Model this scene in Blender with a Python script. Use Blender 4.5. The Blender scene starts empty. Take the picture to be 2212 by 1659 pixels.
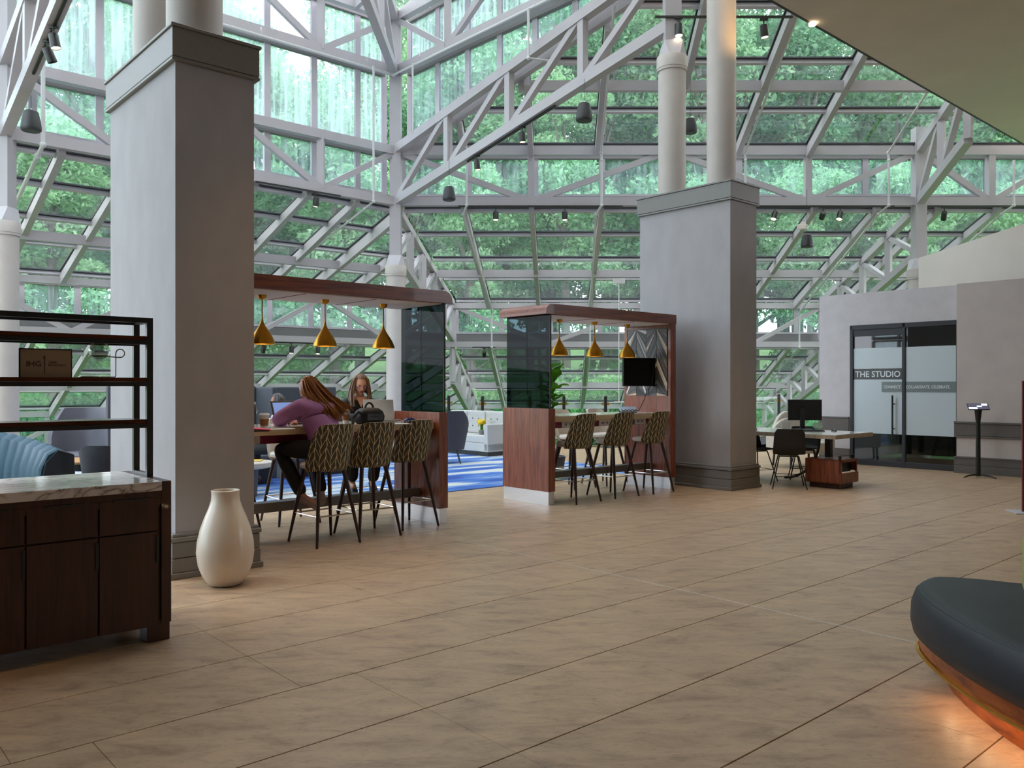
import bpy, bmesh, math, random
from mathutils import Vector, Matrix
random.seed(7)
PI = math.pi
C = bpy.context.scene.collection
scene = bpy.context.scene
V = Vector

# ------------------------------------------------------------------ camera, world, exposure
F_PX, CX, HY, HC = 1800.0, 1106.0, 832.0, 1.45
cam_data = bpy.data.cameras.new('camera'); cam = bpy.data.objects.new('camera', cam_data); C.objects.link(cam)
cam.location = (0, 0, HC); cam.rotation_euler = (PI/2, 0, 0)
cam_data.sensor_width = 36; cam_data.lens = F_PX/2212*36
cam_data.shift_y = 2.5/2212; cam_data.clip_end = 400
scene.camera = cam
vs = scene.view_settings
vs.view_transform = 'Standard'; vs.look = 'None'; vs.gamma = 1.0; vs.use_curve_mapping = False
vs.exposure = EXPOSURE = 0.0
w = bpy.data.worlds.new('overcast_sky'); scene.world = w; w.use_nodes = True
bgn = w.node_tree.nodes['Background']
bgn.inputs[0].default_value = (0.88, 0.90, 1.0, 1); bgn.inputs[1].default_value = 5.4
scene.cycles.use_denoising = True
scene.cycles.max_bounces = 7; scene.cycles.diffuse_bounces = 4; scene.cycles.glossy_bounces = 3
scene.cycles.transmission_bounces = 4; scene.cycles.transparent_max_bounces = 28
scene.cycles.sample_clamp_indirect = 6; scene.cycles.caustics_reflective = False; scene.cycles.caustics_refractive = False

def lamp(kind, loc, power, color, size=.1, target=None, spot=None, blend=.6, sx=None, sy=None):
    d = bpy.data.lights.new('lamp_light', kind); d.energy = power; d.color = color
    if kind == 'AREA':
        d.size = size
        if sx: d.shape = 'RECTANGLE'; d.size = sx; d.size_y = sy
    else: d.shadow_soft_size = size
    if kind == 'SPOT': d.spot_size = math.radians(spot or 60); d.spot_blend = blend
    o = bpy.data.objects.new('lamp_light', d); C.objects.link(o); o.location = loc
    if target is not None:
        o.rotation_euler = (V(target)-V(loc)).to_track_quat('-Z', 'Y').to_euler()
    return o
WARM = (1.0, .72, .42)
# downlights added out of view to light the lobby floor (fixtures with the ceiling)
DOWN = [(1.2, 2.2), (3.2, 4.0), (-.6, 1.0), (5.2, 6.4), (0.6, -2.5), (4.8, 1.0), (7.0, 8.6), (1.0, 4.6), (3.4, 6.6)]
for (x, y) in DOWN:
    lamp('SPOT', (x, y, 6.1), 26, (1.0, .80, .60), .10, (x, y, 0), 58, 1.0)

ACC = [((-1.35, 5.55), (-1.75, 6.5)), ((3.5, 9.6), (3.2, 10.85)), ((-3.2, 3.2), (-3.6, 3.6))]
for (p, q) in ACC:     # warm accent downlights near the square columns
    lamp('SPOT', (p[0], p[1], 6.1), 190, (1.0, .62, .30), .06, (q[0], q[1], 0), 34, .9)
lamp('SPOT', (3.94, 10.93, 6.14), 90, (1.0, .60, .26), .04, (3.05, 11.85, 6.7), 62, .9)     # the glaring edge spotlight of the soffit
lamp('SPOT', (-1.55, 5.75, 6.12), 40, (1.0, .62, .30), .04, (-2.5, 6.68, 6.6), 50, .9)
DOWN = DOWN+[p for p, q in ACC]
# ------------------------------------------------------------------ geometry helpers
ANG = math.radians(41.7)
RX = V((math.cos(ANG), math.sin(ANG), 0)); LX = V((-math.sin(ANG), math.cos(ANG), 0))
def fp(px, py, z=0.0):
    d = (HC-z)*F_PX/(py-HY); return V(((px-CX)/F_PX*d, d, z))
def at(px, py, d):
    return V(((px-CX)/F_PX*d, d, HC+(HY-py)/F_PX*d))

class MB:
    def __init__(s): s.v = []; s.f = []; s.uv = {}
    def add(s, vs_, fs):
        n = len(s.v); s.v += [tuple(a) for a in vs_]; s.f += [tuple(i+n for i in f) for f in fs]; return s
    def box(s, c, size, M=None):
        c = V(c); hx, hy, hz = size[0]/2, size[1]/2, size[2]/2
        vs_ = [V((x*hx, y*hy, z*hz)) for x in (-1, 1) for y in (-1, 1) for z in (-1, 1)]
        if M is not None: vs_ = [M @ a for a in vs_]
        s.add([a+c for a in vs_], [(0,1,3,2),(4,6,7,5),(0,4,5,1),(2,3,7,6),(0,2,6,4),(1,5,7,3)]); return s
    def b2(s, a, b):
        a, b = V(a), V(b); return s.box((a+b)/2, (abs(b.x-a.x), abs(b.y-a.y), abs(b.z-a.z)))
    def beam(s, p, q, wd, ht, up=V((0,0,1))):
        p, q = V(p), V(q); d = (q-p)
        if d.length < 1e-6: return s
        d.normalize(); side = d.cross(up)
        if side.length < 1e-4: side = V((1,0,0)) if abs(d.x) < .9 else V((0,1,0))
        side.normalize(); u = side.cross(d).normalized()
        vs_ = []
        for e in (p, q):
            for (a, b) in ((-1,-1),(1,-1),(1,1),(-1,1)): vs_.append(e+side*a*wd/2+u*b*ht/2)
        s.add(vs_, [(0,3,2,1),(4,5,6,7),(0,1,5,4),(1,2,6,5),(2,3,7,6),(3,0,4,7)]); return s
    def tube(s, pts, r, n=8, cap=True):
        pts = [V(p) for p in pts]; rs = r if isinstance(r, (list, tuple)) else [r]*len(pts)
        rings = []; prev = None
        for i, p in enumerate(pts):
            if i == 0: d = pts[1]-pts[0]
            elif i == len(pts)-1: d = pts[-1]-pts[-2]
            else: d = (pts[i+1]-pts[i]).normalized()+(pts[i]-pts[i-1]).normalized()
            if d.length < 1e-9: d = V((0,0,1))
            d.normalize()
            ref = prev if prev is not None else (V((0,0,1)) if abs(d.z) < .9 else V((1,0,0)))
            a = d.cross(ref)
            if a.length < 1e-4: a = d.cross(V((0,1,0)) if abs(d.y) < .9 else V((1,0,0)))
            a.normalize(); b = a.cross(d).normalized(); prev = b
            rings.append([p+(a*math.cos(2*PI*k/n)+b*math.sin(2*PI*k/n))*rs[i] for k in range(n)])
        vs_ = [q for rg in rings for q in rg]; fs = []
        for i in range(len(pts)-1):
            for k in range(n):
                k2 = (k+1) % n; fs.append((i*n+k, i*n+k2, (i+1)*n+k2, (i+1)*n+k))
        if cap: fs.append(tuple(range(n-1, -1, -1))); fs.append(tuple((len(pts)-1)*n+k for k in range(n)))
        s.add(vs_, fs); return s
    def lathe(s, prof, c=(0,0,0), n=24, M=None, cap=False):
        c = V(c); vs_ = []; fs = []
        for (r, z) in prof:
            for k in range(n):
                a = V((r*math.cos(2*PI*k/n), r*math.sin(2*PI*k/n), z))
                if M is not None: a = M @ a
                vs_.append(a+c)
        for i in range(len(prof)-1):
            for k in range(n):
                k2 = (k+1) % n; fs.append((i*n+k, i*n+k2, (i+1)*n+k2, (i+1)*n+k))
        if cap:
            fs.append(tuple(range(n-1, -1, -1))); fs.append(tuple((len(prof)-1)*n+k for k in range(n)))
        s.add(vs_, fs); return s
    def prism(s, poly, z0, z1):           # poly in plan, extruded in z
        n = len(poly); vs_ = [(p[0], p[1], z0) for p in poly]+[(p[0], p[1], z1) for p in poly]
        fs = [tuple(range(n-1, -1, -1)), tuple(range(n, 2*n))]+[(i, (i+1) % n, n+(i+1) % n, n+i) for i in range(n)]
        s.add(vs_, fs); return s
    def slab(s, poly, off):               # any 3-D polygon thickened by vector off
        off = V(off); n = len(poly); vs_ = [V(p)-off/2 for p in poly]+[V(p)+off/2 for p in poly]
        fs = [tuple(range(n-1, -1, -1)), tuple(range(n, 2*n))]+[(i, (i+1) % n, n+(i+1) % n, n+i) for i in range(n)]
        s.add(vs_, fs); return s
    def ball(s, c, r, nu=16, nv=10, sc=(1,1,1)):
        prof = [(r*math.sin(PI*i/nv), -r*math.cos(PI*i/nv)) for i in range(nv+1)]
        prof[0] = (1e-4, -r); prof[-1] = (1e-4, r)
        M = Matrix.Diagonal(V(sc)); return s.lathe(prof, c, nu, M)
    def build(s, name, m, parent=None, world=False, bevel=0, smooth=False, seg=1, uv=None, angle=40):
        me = bpy.data.meshes.new(name)
        vs_ = s.v
        if world and parent is not None and parent.name in MATS_W:
            Mi = MATS_W[parent.name].inverted(); vs_ = [tuple(Mi @ V(a)) for a in vs_]
        me.from_pydata(vs_, [], s.f)
        if bevel:
            bm = bmesh.new(); bm.from_mesh(me); bmesh.ops.recalc_face_normals(bm, faces=bm.faces)
            bmesh.ops.bevel(bm, geom=[e for e in bm.edges], offset=bevel, segments=seg, affect='EDGES', clamp_overlap=True, profile=.6)
            bm.to_mesh(me); bm.free()
        me.validate()
        if uv is not None:
            l = me.uv_layers.new(name='UVMap')
            for lp in me.loops: l.data[lp.index].uv = uv[lp.vertex_index]
        if smooth:
            me.polygons.foreach_set('use_smooth', [True]*len(me.polygons)); me.set_sharp_from_angle(angle=math.radians(angle))
        for mm in (m if isinstance(m, (list, tuple)) else [m]): me.materials.append(mm)
        o = bpy.data.objects.new(name, me); C.objects.link(o)
        if parent is not None: o.parent = parent
        me.update(); return o
MATS_W = {}
def tag(o, label=None, cat=None, group=None, kind=None):
    if label: o['label'] = label
    if cat: o['category'] = cat
    if group: o['group'] = group
    if kind: o['kind'] = kind
    return o
def thing(name, label, cat, loc=(0,0,0), rz=0, group=None, kind=None):
    o = bpy.data.objects.new(name, None); C.objects.link(o); o.empty_display_size = .1
    o.location = loc; o.rotation_euler = (0, 0, rz)
    MATS_W[o.name] = Matrix.Translation(V(loc)) @ Matrix.Rotation(rz, 4, 'Z')
    return tag(o, label, cat, group, kind)
def struct(name, loc=(0,0,0), rz=0):
    return thing(name, None, None, loc, rz, None, 'structure')
def kids(o): return [c for c in ALLKIDS.get(o.name, [])]
def copy_tree(o, parent=None):
    c = o.copy(); C.objects.link(c); c.parent = parent
    for ch in [x for x in o.children]: copy_tree(ch, c)
    return c
def place_copy(o, loc, rz, label, group=None):
    c = copy_tree(o); c.location = loc; c.rotation_euler = (0, 0, rz)
    MATS_W[c.name] = Matrix.Translation(V(loc)) @ Matrix.Rotation(rz, 4, 'Z')
    if label: c['label'] = label
    if group: c['group'] = group
    return c

# ------------------------------------------------------------------ materials
def nmat(name):
    m = bpy.data.materials.new(name); m.use_nodes = True; nt = m.node_tree
    return m, nt, nt.nodes['Principled BSDF']
def sock(nt, node, out, b, inp): nt.links.new(node.outputs[out], b.inputs[inp])
def c4(c): return (c[0], c[1], c[2], 1)
def s2l(r, g, b):   # 0-255 sRGB to linear
    f = lambda x: (x/255)/12.92 if x/255 <= .04045 else ((x/255+.055)/1.055)**2.4
    return (f(r), f(g), f(b))
def M_(name, col, rough=.5, metal=0, var=.06, scale=30, bump=0, bscale=200, spec=.5, coat=0, stretch=(1,1,1)):
    m, nt, b = nmat(name)
    b.inputs['Roughness'].default_value = rough; b.inputs['Metallic'].default_value = metal
    b.inputs['Specular IOR Level'].default_value = spec; b.inputs['Coat Weight'].default_value = coat
    tc = nt.nodes.new('ShaderNodeTexCoord'); mp = nt.nodes.new('ShaderNodeMapping'); mp.inputs['Scale'].default_value = stretch
    sock(nt, tc, 'Object', mp, 'Vector')
    n = nt.nodes.new('ShaderNodeTexNoise'); n.inputs['Scale'].default_value = scale; n.inputs['Detail'].default_value = 4
    sock(nt, mp, 'Vector', n, 'Vector')
    r = nt.nodes.new('ShaderNodeValToRGB')
    r.color_ramp.elements[0].position = .3; r.color_ramp.elements[1].position = .7
    r.color_ramp.elements[0].color = c4([max(0, x*(1-var)) for x in col]); r.color_ramp.elements[1].color = c4([min(1, x*(1+var)) for x in col])
    sock(nt, n, 'Fac', r, 'Fac'); sock(nt, r, 'Color', b, 'Base Color')
    if bump:
        n2 = nt.nodes.new('ShaderNodeTexNoise'); n2.inputs['Scale'].default_value = bscale; sock(nt, mp, 'Vector', n2, 'Vector')
        bp = nt.nodes.new('ShaderNodeBump'); bp.inputs['Strength'].default_value = bump; bp.inputs['Distance'].default_value = .004
        sock(nt, n2, 'Fac', bp, 'Height'); sock(nt, bp, 'Normal', b, 'Normal')
    return m
def wood(name, c1, c2, rough=.35, stretch=(14, 14, .9), scale=2.2, coat=.15):
    m, nt, b = nmat(name); b.inputs['Roughness'].default_value = rough; b.inputs['Coat Weight'].default_value = coat
    tc = nt.nodes.new('ShaderNodeTexCoord'); mp = nt.nodes.new('ShaderNodeMapping'); mp.inputs['Scale'].default_value = stretch
    sock(nt, tc, 'Object', mp, 'Vector')
    n = nt.nodes.new('ShaderNodeTexNoise'); n.inputs['Scale'].default_value = scale; n.inputs['Detail'].default_value = 8
    n.inputs['Distortion'].default_value = .8; n.inputs['Roughness'].default_value = .65
    sock(nt, mp, 'Vector', n, 'Vector')
    r = nt.nodes.new('ShaderNodeValToRGB'); e = r.color_ramp.elements
    e[0].position = .32; e[1].position = .68; e[0].color = c4(c1); e[1].color = c4(c2)
    k = e.new(.5); k.color = c4([(a*.45+b_*.55) for a, b_ in zip(c1, c2)])
    sock(nt, n, 'Fac', r, 'Fac'); sock(nt, r, 'Color', b, 'Base Color')
    return m
def emis(name, col, st):
    m, nt, b = nmat(name); b.inputs['Emission Color'].default_value = c4(col); b.inputs['Emission Strength'].default_value = st
    b.inputs['Base Color'].default_value = c4(col); return m
def glass(name, tint, base=.03, graze=.55, gcol=(1,1,1), rough=.02, streak=0, film=0):
    m = bpy.data.materials.new(name); m.use_nodes = True; nt = m.node_tree; nt.nodes.clear()
    out = nt.nodes.new('ShaderNodeOutputMaterial'); mix = nt.nodes.new('ShaderNodeMixShader')
    tr = nt.nodes.new('ShaderNodeBsdfTransparent'); gl = nt.nodes.new('ShaderNodeBsdfGlossy')
    tr.inputs['Color'].default_value = c4(tint); gl.inputs['Color'].default_value = c4(gcol); gl.inputs['Roughness'].default_value = rough
    lw = nt.nodes.new('ShaderNodeLayerWeight'); pw = nt.nodes.new('ShaderNodeMath'); pw.operation = 'POWER'; pw.inputs[1].default_value = 4
    ma = nt.nodes.new('ShaderNodeMath'); ma.operation = 'MULTIPLY_ADD'; ma.inputs[1].default_value = graze; ma.inputs[2].default_value = base
    nt.links.new(lw.outputs['Facing'], pw.inputs[0]); nt.links.new(pw.outputs[0], ma.inputs[0]); nt.links.new(ma.outputs[0], mix.inputs['Fac'])
    nt.links.new(tr.outputs[0], mix.inputs[1]); nt.links.new(gl.outputs[0], mix.inputs[2])
    last = mix
    if film:       # dusty, rain-streaked film, also there to brighten the pane with pale haze
        df = nt.nodes.new('ShaderNodeBsdfTranslucent'); df.inputs['Color'].default_value = (.75, .9, .92, 1)
        mx2 = nt.nodes.new('ShaderNodeMixShader')
        tc = nt.nodes.new('ShaderNodeTexCoord'); mp = nt.nodes.new('ShaderNodeMapping'); mp.inputs['Scale'].default_value = (9, 9, .5)
        n = nt.nodes.new('ShaderNodeTexNoise'); n.inputs['Scale'].default_value = 1.5; n.inputs['Detail'].default_value = 5
        nt.links.new(tc.outputs['Object'], mp.inputs['Vector']); nt.links.new(mp.outputs[0], n.inputs['Vector'])
        mr = nt.nodes.new('ShaderNodeMapRange'); mr.inputs['From Min'].default_value = .35; mr.inputs['From Max'].default_value = .8
        mr.inputs['To Min'].default_value = film*.3; mr.inputs['To Max'].default_value = film*1.6
        nt.links.new(n.outputs['Fac'], mr.inputs['Value']); nt.links.new(mr.outputs[0], mx2.inputs['Fac'])
        nt.links.new(mix.outputs[0], mx2.inputs[1]); nt.links.new(df.outputs[0], mx2.inputs[2]); last = mx2
    nt.links.new(last.outputs[0], out.inputs['Surface']); return m

m_steel = M_('painted_steel', (.45, .42, .44), .42, var=.03, scale=3)
m_mull = M_('window_mullion', (.55, .52, .56), .35, var=.03, scale=3)
m_gasket = M_('dark_gasket', (.03, .03, .035), .6)
m_sill = M_('window_sill', (.22, .21, .21), .5, var=.03)
m_concrete = M_('painted_round_column', (.52, .47, .44), .55, var=.05, scale=4, bump=.05)
m_fabricwall = M_('linen_wallcovering', (.40, .385, .40), .8, var=.05, scale=5, bump=.25, bscale=420, stretch=(1,1,.5))
m_studio = M_('studio_wallcovering', (.66, .63, .67), .8, var=.05, scale=5, bump=.2, bscale=420)
m_coltrim = M_('column_trim_paint', (.20, .19, .18), .42, var=.04)
m_wallR = M_('plaster_wall_taupe', (.62, .55, .53), .75, var=.05, scale=3, bump=.15)
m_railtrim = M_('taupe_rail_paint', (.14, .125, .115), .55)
m_darkwall = M_('dark_lobby_wall', (.10, .075, .055), .6)
m_cream = M_('cream_plaster', (.78, .70, .64), .8, var=.03, scale=2)
m_ceil = M_('ceiling_paint', (.66, .58, .50), .85, var=.03, scale=1.5)
m_walnut = wood('walnut_veneer', s2l(92, 42, 26), s2l(158, 88, 58))
m_walnut_h = wood('walnut_veneer_horizontal', s2l(88, 38, 20), s2l(142, 74, 44), stretch=(.9, 14, 14))
m_cab = wood('dark_mahogany', s2l(40, 18, 10), s2l(74, 34, 20), .4, stretch=(22, 22, 1.0))
m_shelfwood = wood('shelf_walnut', s2l(60, 26, 10), s2l(96, 46, 20), .25, stretch=(1, 12, 12))
m_black = M_('black_metal', (.018, .018, .016), .4)
m_blackplastic = M_('black_plastic', (.02, .02, .022), .45)
m_chrome = M_('chrome', (.75, .75, .75), .12, 1, var=.02)
m_brass = M_('brushed_brass', s2l(205, 148, 52), .3, 1, var=.06, scale=8)
m_brassdk = M_('brass_hardware', s2l(196, 146, 60), .4, .8)
m_kick = M_('brushed_steel_kick', (.72, .74, .76), .28, .85, var=.04, scale=4, stretch=(1,1,20))
m_legwood = M_('dark_walnut_leg', s2l(58, 36, 28), .4, var=.15, scale=12, stretch=(4,4,.5))
m_creamfab = M_('cream_upholstery', s2l(205, 196, 186), .75, bump=.2, bscale=300)
m_greyfab = M_('charcoal_felt', s2l(86, 86, 94), .9, bump=.35, bscale=260, var=.15)
m_sofa = M_('light_grey_upholstery', s2l(196, 196, 194), .85, bump=.3, bscale=350)
m_panelgrey = M_('grey_felt_panel', s2l(82, 84, 92), .9, bump=.2)
m_teal = M_('teal_leather', s2l(22, 70, 92), .55, var=.08, scale=6, bump=.1, bscale=90)
m_leather = M_('black_leather', s2l(40, 46, 54), .46, var=.1, scale=8, bump=.18, bscale=240, spec=.3)
m_green = M_('lime_green_fabric', s2l(150, 160, 96), .8)
m_vase = M_('cream_ceramic', s2l(226, 212, 194), .33, var=.03, scale=3, coat=.3)
m_vasein = M_('vase_inside', s2l(150, 140, 126), .7)
m_magenta = M_('magenta_laminate', s2l(128, 18, 66), .45)
m_tabletop = wood('white_table_laminate', s2l(214, 208, 200), s2l(232, 228, 222), .16, stretch=(.8, 8, 8), coat=.4)
m_tableedge = wood('maple_table_edge', s2l(176, 148, 108), s2l(212, 184, 144), .4, stretch=(.6, 12, 12))
m_outlet = M_('white_plastic', (.72, .71, .68), .35)
m_screen = M_('tv_screen', (.006, .006, .008), .08)
m_skin = M_('skin', s2l(214, 160, 134), .5, var=.05)
m_skin2 = M_('skin_tan', s2l(176, 112, 84), .5, var=.05)
m_ground = M_('leafy_ground', s2l(72, 110, 52), .95, var=.45, scale=2.2)
m_bark = M_('tree_bark', s2l(112, 104, 98), .95, var=.3, scale=3, bump=.5, bscale=20, stretch=(3,3,.4))
g_vert = glass('clear_window_glass', (.88, .98, .985), .015, .35, film=.15)
g_upper = glass('upper_window_glass', (.92, .98, 1.0), .015, .35, film=.36)  # strong film puts a bluish-white haze into the upper panes
g_slope = glass('tinted_sloped_glass', (.80, .835, .81), .03, .40, film=.02)
g_dark = glass('smoked_glass', (.20, .25, .26), .006, .06)
g_rail = glass('railing_glass', (.93, .985, .96), .01, .5)
g_clear = glass('clear_glass', (.84, .88, .87), .10, .8)
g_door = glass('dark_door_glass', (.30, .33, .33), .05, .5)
m_frost = M_('frosted_film', (.60, .70, .76), .3, var=.01)
m_frostdk = M_('grey_film', (.19, .24, .25), .35, var=.01)
m_bulb = emis('warm_lamp_face', (1.0, .78, .5), 14)
m_bulb2 = emis('pendant_bulb', (1.0, .80, .5), 7)
m_alu = M_('anodised_door_frame', (.03, .03, .038), .5)

def marble(name):
    m, nt, b = nmat(name); b.inputs['Roughness'].default_value = .1
    tc = nt.nodes.new('ShaderNodeTexCoord'); mp = nt.nodes.new('ShaderNodeMapping'); mp.inputs['Scale'].default_value = (1.0, 2.4, 2.4)
    mp.inputs['Rotation'].default_value = (0, 0, .5)
    sock(nt, tc, 'Object', mp, 'Vector')
    n = nt.nodes.new('ShaderNodeTexNoise'); n.inputs['Scale'].default_value = 2.6; n.inputs['Detail'].default_value = 9; n.inputs['Distortion'].default_value = 1.6
    sock(nt, mp, 'Vector', n, 'Vector')
    r = nt.nodes.new('ShaderNodeValToRGB'); e = r.color_ramp.elements
    e[0].position = .0; e[0].color = c4(s2l(222, 212, 204)); e[1].position = 1; e[1].color = c4(s2l(232, 226, 220))
    for p, c in ((.43, (224, 214, 206)), (.49, (190, 178, 172)), (.5, (96, 86, 84)), (.508, (176, 162, 154)), (.56, (228, 218, 210))):
        k = e.new(p); k.color = c4(s2l(*c))
    sock(nt, n, 'Fac', r, 'Fac'); sock(nt, r, 'Color', b, 'Base Color'); return m
m_marble = marble('veined_marble')

def floor_mat():
    m, nt, b = nmat('marbled_vinyl_tile')
    geo = nt.nodes.new('ShaderNodeNewGeometry'); oi = nt.nodes.new('ShaderNodeObjectInfo')
    mp = nt.nodes.new('ShaderNodeMapping'); mp.inputs['Rotation'].default_value = (0, 0, -ANG); mp.inputs['Scale'].default_value = (1.0, 2.6, 1)
    sock(nt, geo, 'Position', mp, 'Vector')
    def noise(sc, det, dist, ro=.6):
        n = nt.nodes.new('ShaderNodeTexNoise'); n.inputs['Scale'].default_value = sc; n.inputs['Detail'].default_value = det
        n.inputs['Distortion'].default_value = dist; n.inputs['Roughness'].default_value = ro; sock(nt, mp, 'Vector', n, 'Vector'); return n
    def ramp(n, stops):
        r = nt.nodes.new('ShaderNodeValToRGB'); e = r.color_ramp.elements
        e[0].position, e[0].color = stops[0][0], c4(stops[0][1]); e[1].position, e[1].color = stops[-1][0], c4(stops[-1][1])
        for p, c in stops[1:-1]: k = e.new(p); k.color = c4(c)
        sock(nt, n, 'Fac', r, 'Fac'); return r
    base = ramp(noise(3.2, 8, .6, .68), [(.28, s2l(146, 120, 100)), (.45, s2l(178, 149, 122)), (.6, s2l(192, 162, 132)), (.75, s2l(204, 168, 128))])
    mid = ramp(noise(17, 6, 1.2, .7), [(.30, (.52, .48, .48)), (.48, (1, 1, 1)), (.62, (1.0, .985, .95)), (.78, (1.0, .9, .78))])
    mx = nt.nodes.new('ShaderNodeMix'); mx.data_type = 'RGBA'; mx.blend_type = 'MULTIPLY'; mx.inputs[0].default_value = .55
    nt.links.new(base.outputs[0], mx.inputs[6]); nt.links.new(mid.outputs[0], mx.inputs[7])
    fl = ramp(noise(9, 3, 3.4, .5), [(.0, (1, 1, 1)), (.296, (1, 1, 1)), (.30, (.45, .42, .45)), (.304, (1, 1, 1)), (1, (1, 1, 1))])
    mx2 = nt.nodes.new('ShaderNodeMix'); mx2.data_type = 'RGBA'; mx2.blend_type = 'MULTIPLY'; mx2.inputs[0].default_value = 1
    nt.links.new(mx.outputs[2], mx2.inputs[6]); nt.links.new(fl.outputs[0], mx2.inputs[7])
    hv = nt.nodes.new('ShaderNodeHueSaturation'); mr = nt.nodes.new('ShaderNodeMapRange')
    mr.inputs['To Min'].default_value = .96; mr.inputs['To Max'].default_value = 1.04
    sock(nt, oi, 'Random', mr, 'Value'); nt.links.new(mr.outputs[0], hv.inputs['Value']); nt.links.new(mx2.outputs[2], hv.inputs['Color'])
    nt.links.new(hv.outputs[0], b.inputs['Base Color'])
    b.inputs['Roughness'].default_value = .40; b.inputs['Specular IOR Level'].default_value = .28
    return m
m_floor = floor_mat()

def rug_mat():
    m, nt, b = nmat('blue_streaked_rug'); b.inputs['Roughness'].default_value = .95
    tc = nt.nodes.new('ShaderNodeTexCoord'); mp = nt.nodes.new('ShaderNodeMapping'); mp.inputs['Scale'].default_value = (.35, 1.9, 1)
    sock(nt, tc, 'Object', mp, 'Vector')
    n = nt.nodes.new('ShaderNodeTexNoise'); n.inputs['Scale'].default_value = 1.4; n.inputs['Detail'].default_value = 5; sock(nt, mp, 'Vector', n, 'Vector')
    r = nt.nodes.new('ShaderNodeValToRGB'); e = r.color_ramp.elements
    e[0].position = .36; e[0].color = c4(s2l(40, 76, 158)); e[1].position = .72; e[1].color = c4(s2l(206, 206, 202))
    for p, c in ((.46, (66, 112, 190)), (.52, (120, 150, 196)), (.56, (190, 196, 200))): k = e.new(p); k.color = c4(s2l(*c))
    sock(nt, n, 'Fac', r, 'Fac'); sock(nt, r, 'Color', b, 'Base Color'); return m
m_rug = rug_mat()

def leaf_mat(name, c1, c2, tr=.45):
    m = bpy.data.materials.new(name); m.use_nodes = True; nt = m.node_tree; nt.nodes.clear()
    out = nt.nodes.new('ShaderNodeOutputMaterial'); mix = nt.nodes.new('ShaderNodeMixShader'); mix.inputs[0].default_value = tr
    d = nt.nodes.new('ShaderNodeBsdfDiffuse'); t = nt.nodes.new('ShaderNodeBsdfTranslucent')
    geo = nt.nodes.new('ShaderNodeNewGeometry'); oi = nt.nodes.new('ShaderNodeObjectInfo')
    ad = nt.nodes.new('ShaderNodeMath'); ad.operation = 'MULTIPLY_ADD'; ad.inputs[1].default_value = .5
    m5 = nt.nodes.new('ShaderNodeMath'); m5.operation = 'MULTIPLY'; m5.inputs[1].default_value = .5
    sock(nt, geo, 'Random Per Island', m5, 0); sock(nt, oi, 'Random', ad, 0); nt.links.new(m5.outputs[0], ad.inputs[2])
    r = nt.nodes.new('ShaderNodeValToRGB'); e = r.color_ramp.elements
    e[0].position = .05; e[0].color = c4(c1); e[1].position = .95; e[1].color = c4(c2)
    nt.links.new(ad.outputs[0], r.inputs[0])
    for s_ in (d, t): nt.links.new(r.outputs[0], s_.inputs['Color'])
    nt.links.new(d.outputs[0], mix.inputs[1]); nt.links.new(t.outputs[0], mix.inputs[2]); nt.links.new(mix.outputs[0], out.inputs['Surface'])
    return m
m_leafA = leaf_mat('tree_leaves', s2l(84, 136, 108), s2l(188, 226, 178))
m_leafB = leaf_mat('shrub_leaves', s2l(84, 150, 102), s2l(180, 226, 156))
m_fig = leaf_mat('fig_leaves', s2l(38, 92, 24), s2l(96, 150, 40), .3)

def stool_mat():
    m, nt, b = nmat('leaf_stripe_upholstery'); b.inputs['Roughness'].default_value = .85
    uv = nt.nodes.new('ShaderNodeUVMap'); sp = nt.nodes.new('ShaderNodeSeparateXYZ'); sock(nt, uv, 'UV', sp, 'Vector')
    def math_(op, a, b_=None, c_=None):
        n = nt.nodes.new('ShaderNodeMath'); n.operation = op
        for i, x in enumerate((a, b_, c_)):
            if x is None: continue
            if isinstance(x, (int, float)): n.inputs[i].default_value = x
            else: nt.links.new(x, n.inputs[i])
        return n.outputs[0]
    u = math_('MULTIPLY', sp.outputs[0], 1/.098); v = sp.outputs[1]
    fu = math_('FRACT', u); a = math_('ABSOLUTE', math_('SUBTRACT', fu, .5))     # 0 at rib, .5 at edge
    wob = math_('MULTIPLY', math_('SINE', math_('MULTIPLY', v, 60)), .05)
    rib = math_('LESS_THAN', math_('ABSOLUTE', math_('ADD', math_('SUBTRACT', fu, .5), wob)), .024)
    edge = math_('GREATER_THAN', math_('ABSOLUTE', math_('ADD', math_('SUBTRACT', fu, .5), wob)), .476)
    dg = math_('FRACT', math_('SUBTRACT', math_('MULTIPLY', v, 1/.088), math_('MULTIPLY', a, 2.2)))
    dia = math_('LESS_THAN', dg, .09)
    al = math_('MAXIMUM', rib, math_('MAXIMUM', edge, dia))
    mx = nt.nodes.new('ShaderNodeMix'); mx.data_type = 'RGBA'; nt.links.new(al, mx.inputs[0])
    mx.inputs[6].default_value = c4(s2l(80, 78, 66)); mx.inputs[7].default_value = c4(s2l(240, 220, 178))
    nt.links.new(mx.outputs[2], b.inputs['Base Color']); return m
m_stoolpat = stool_mat()
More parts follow.
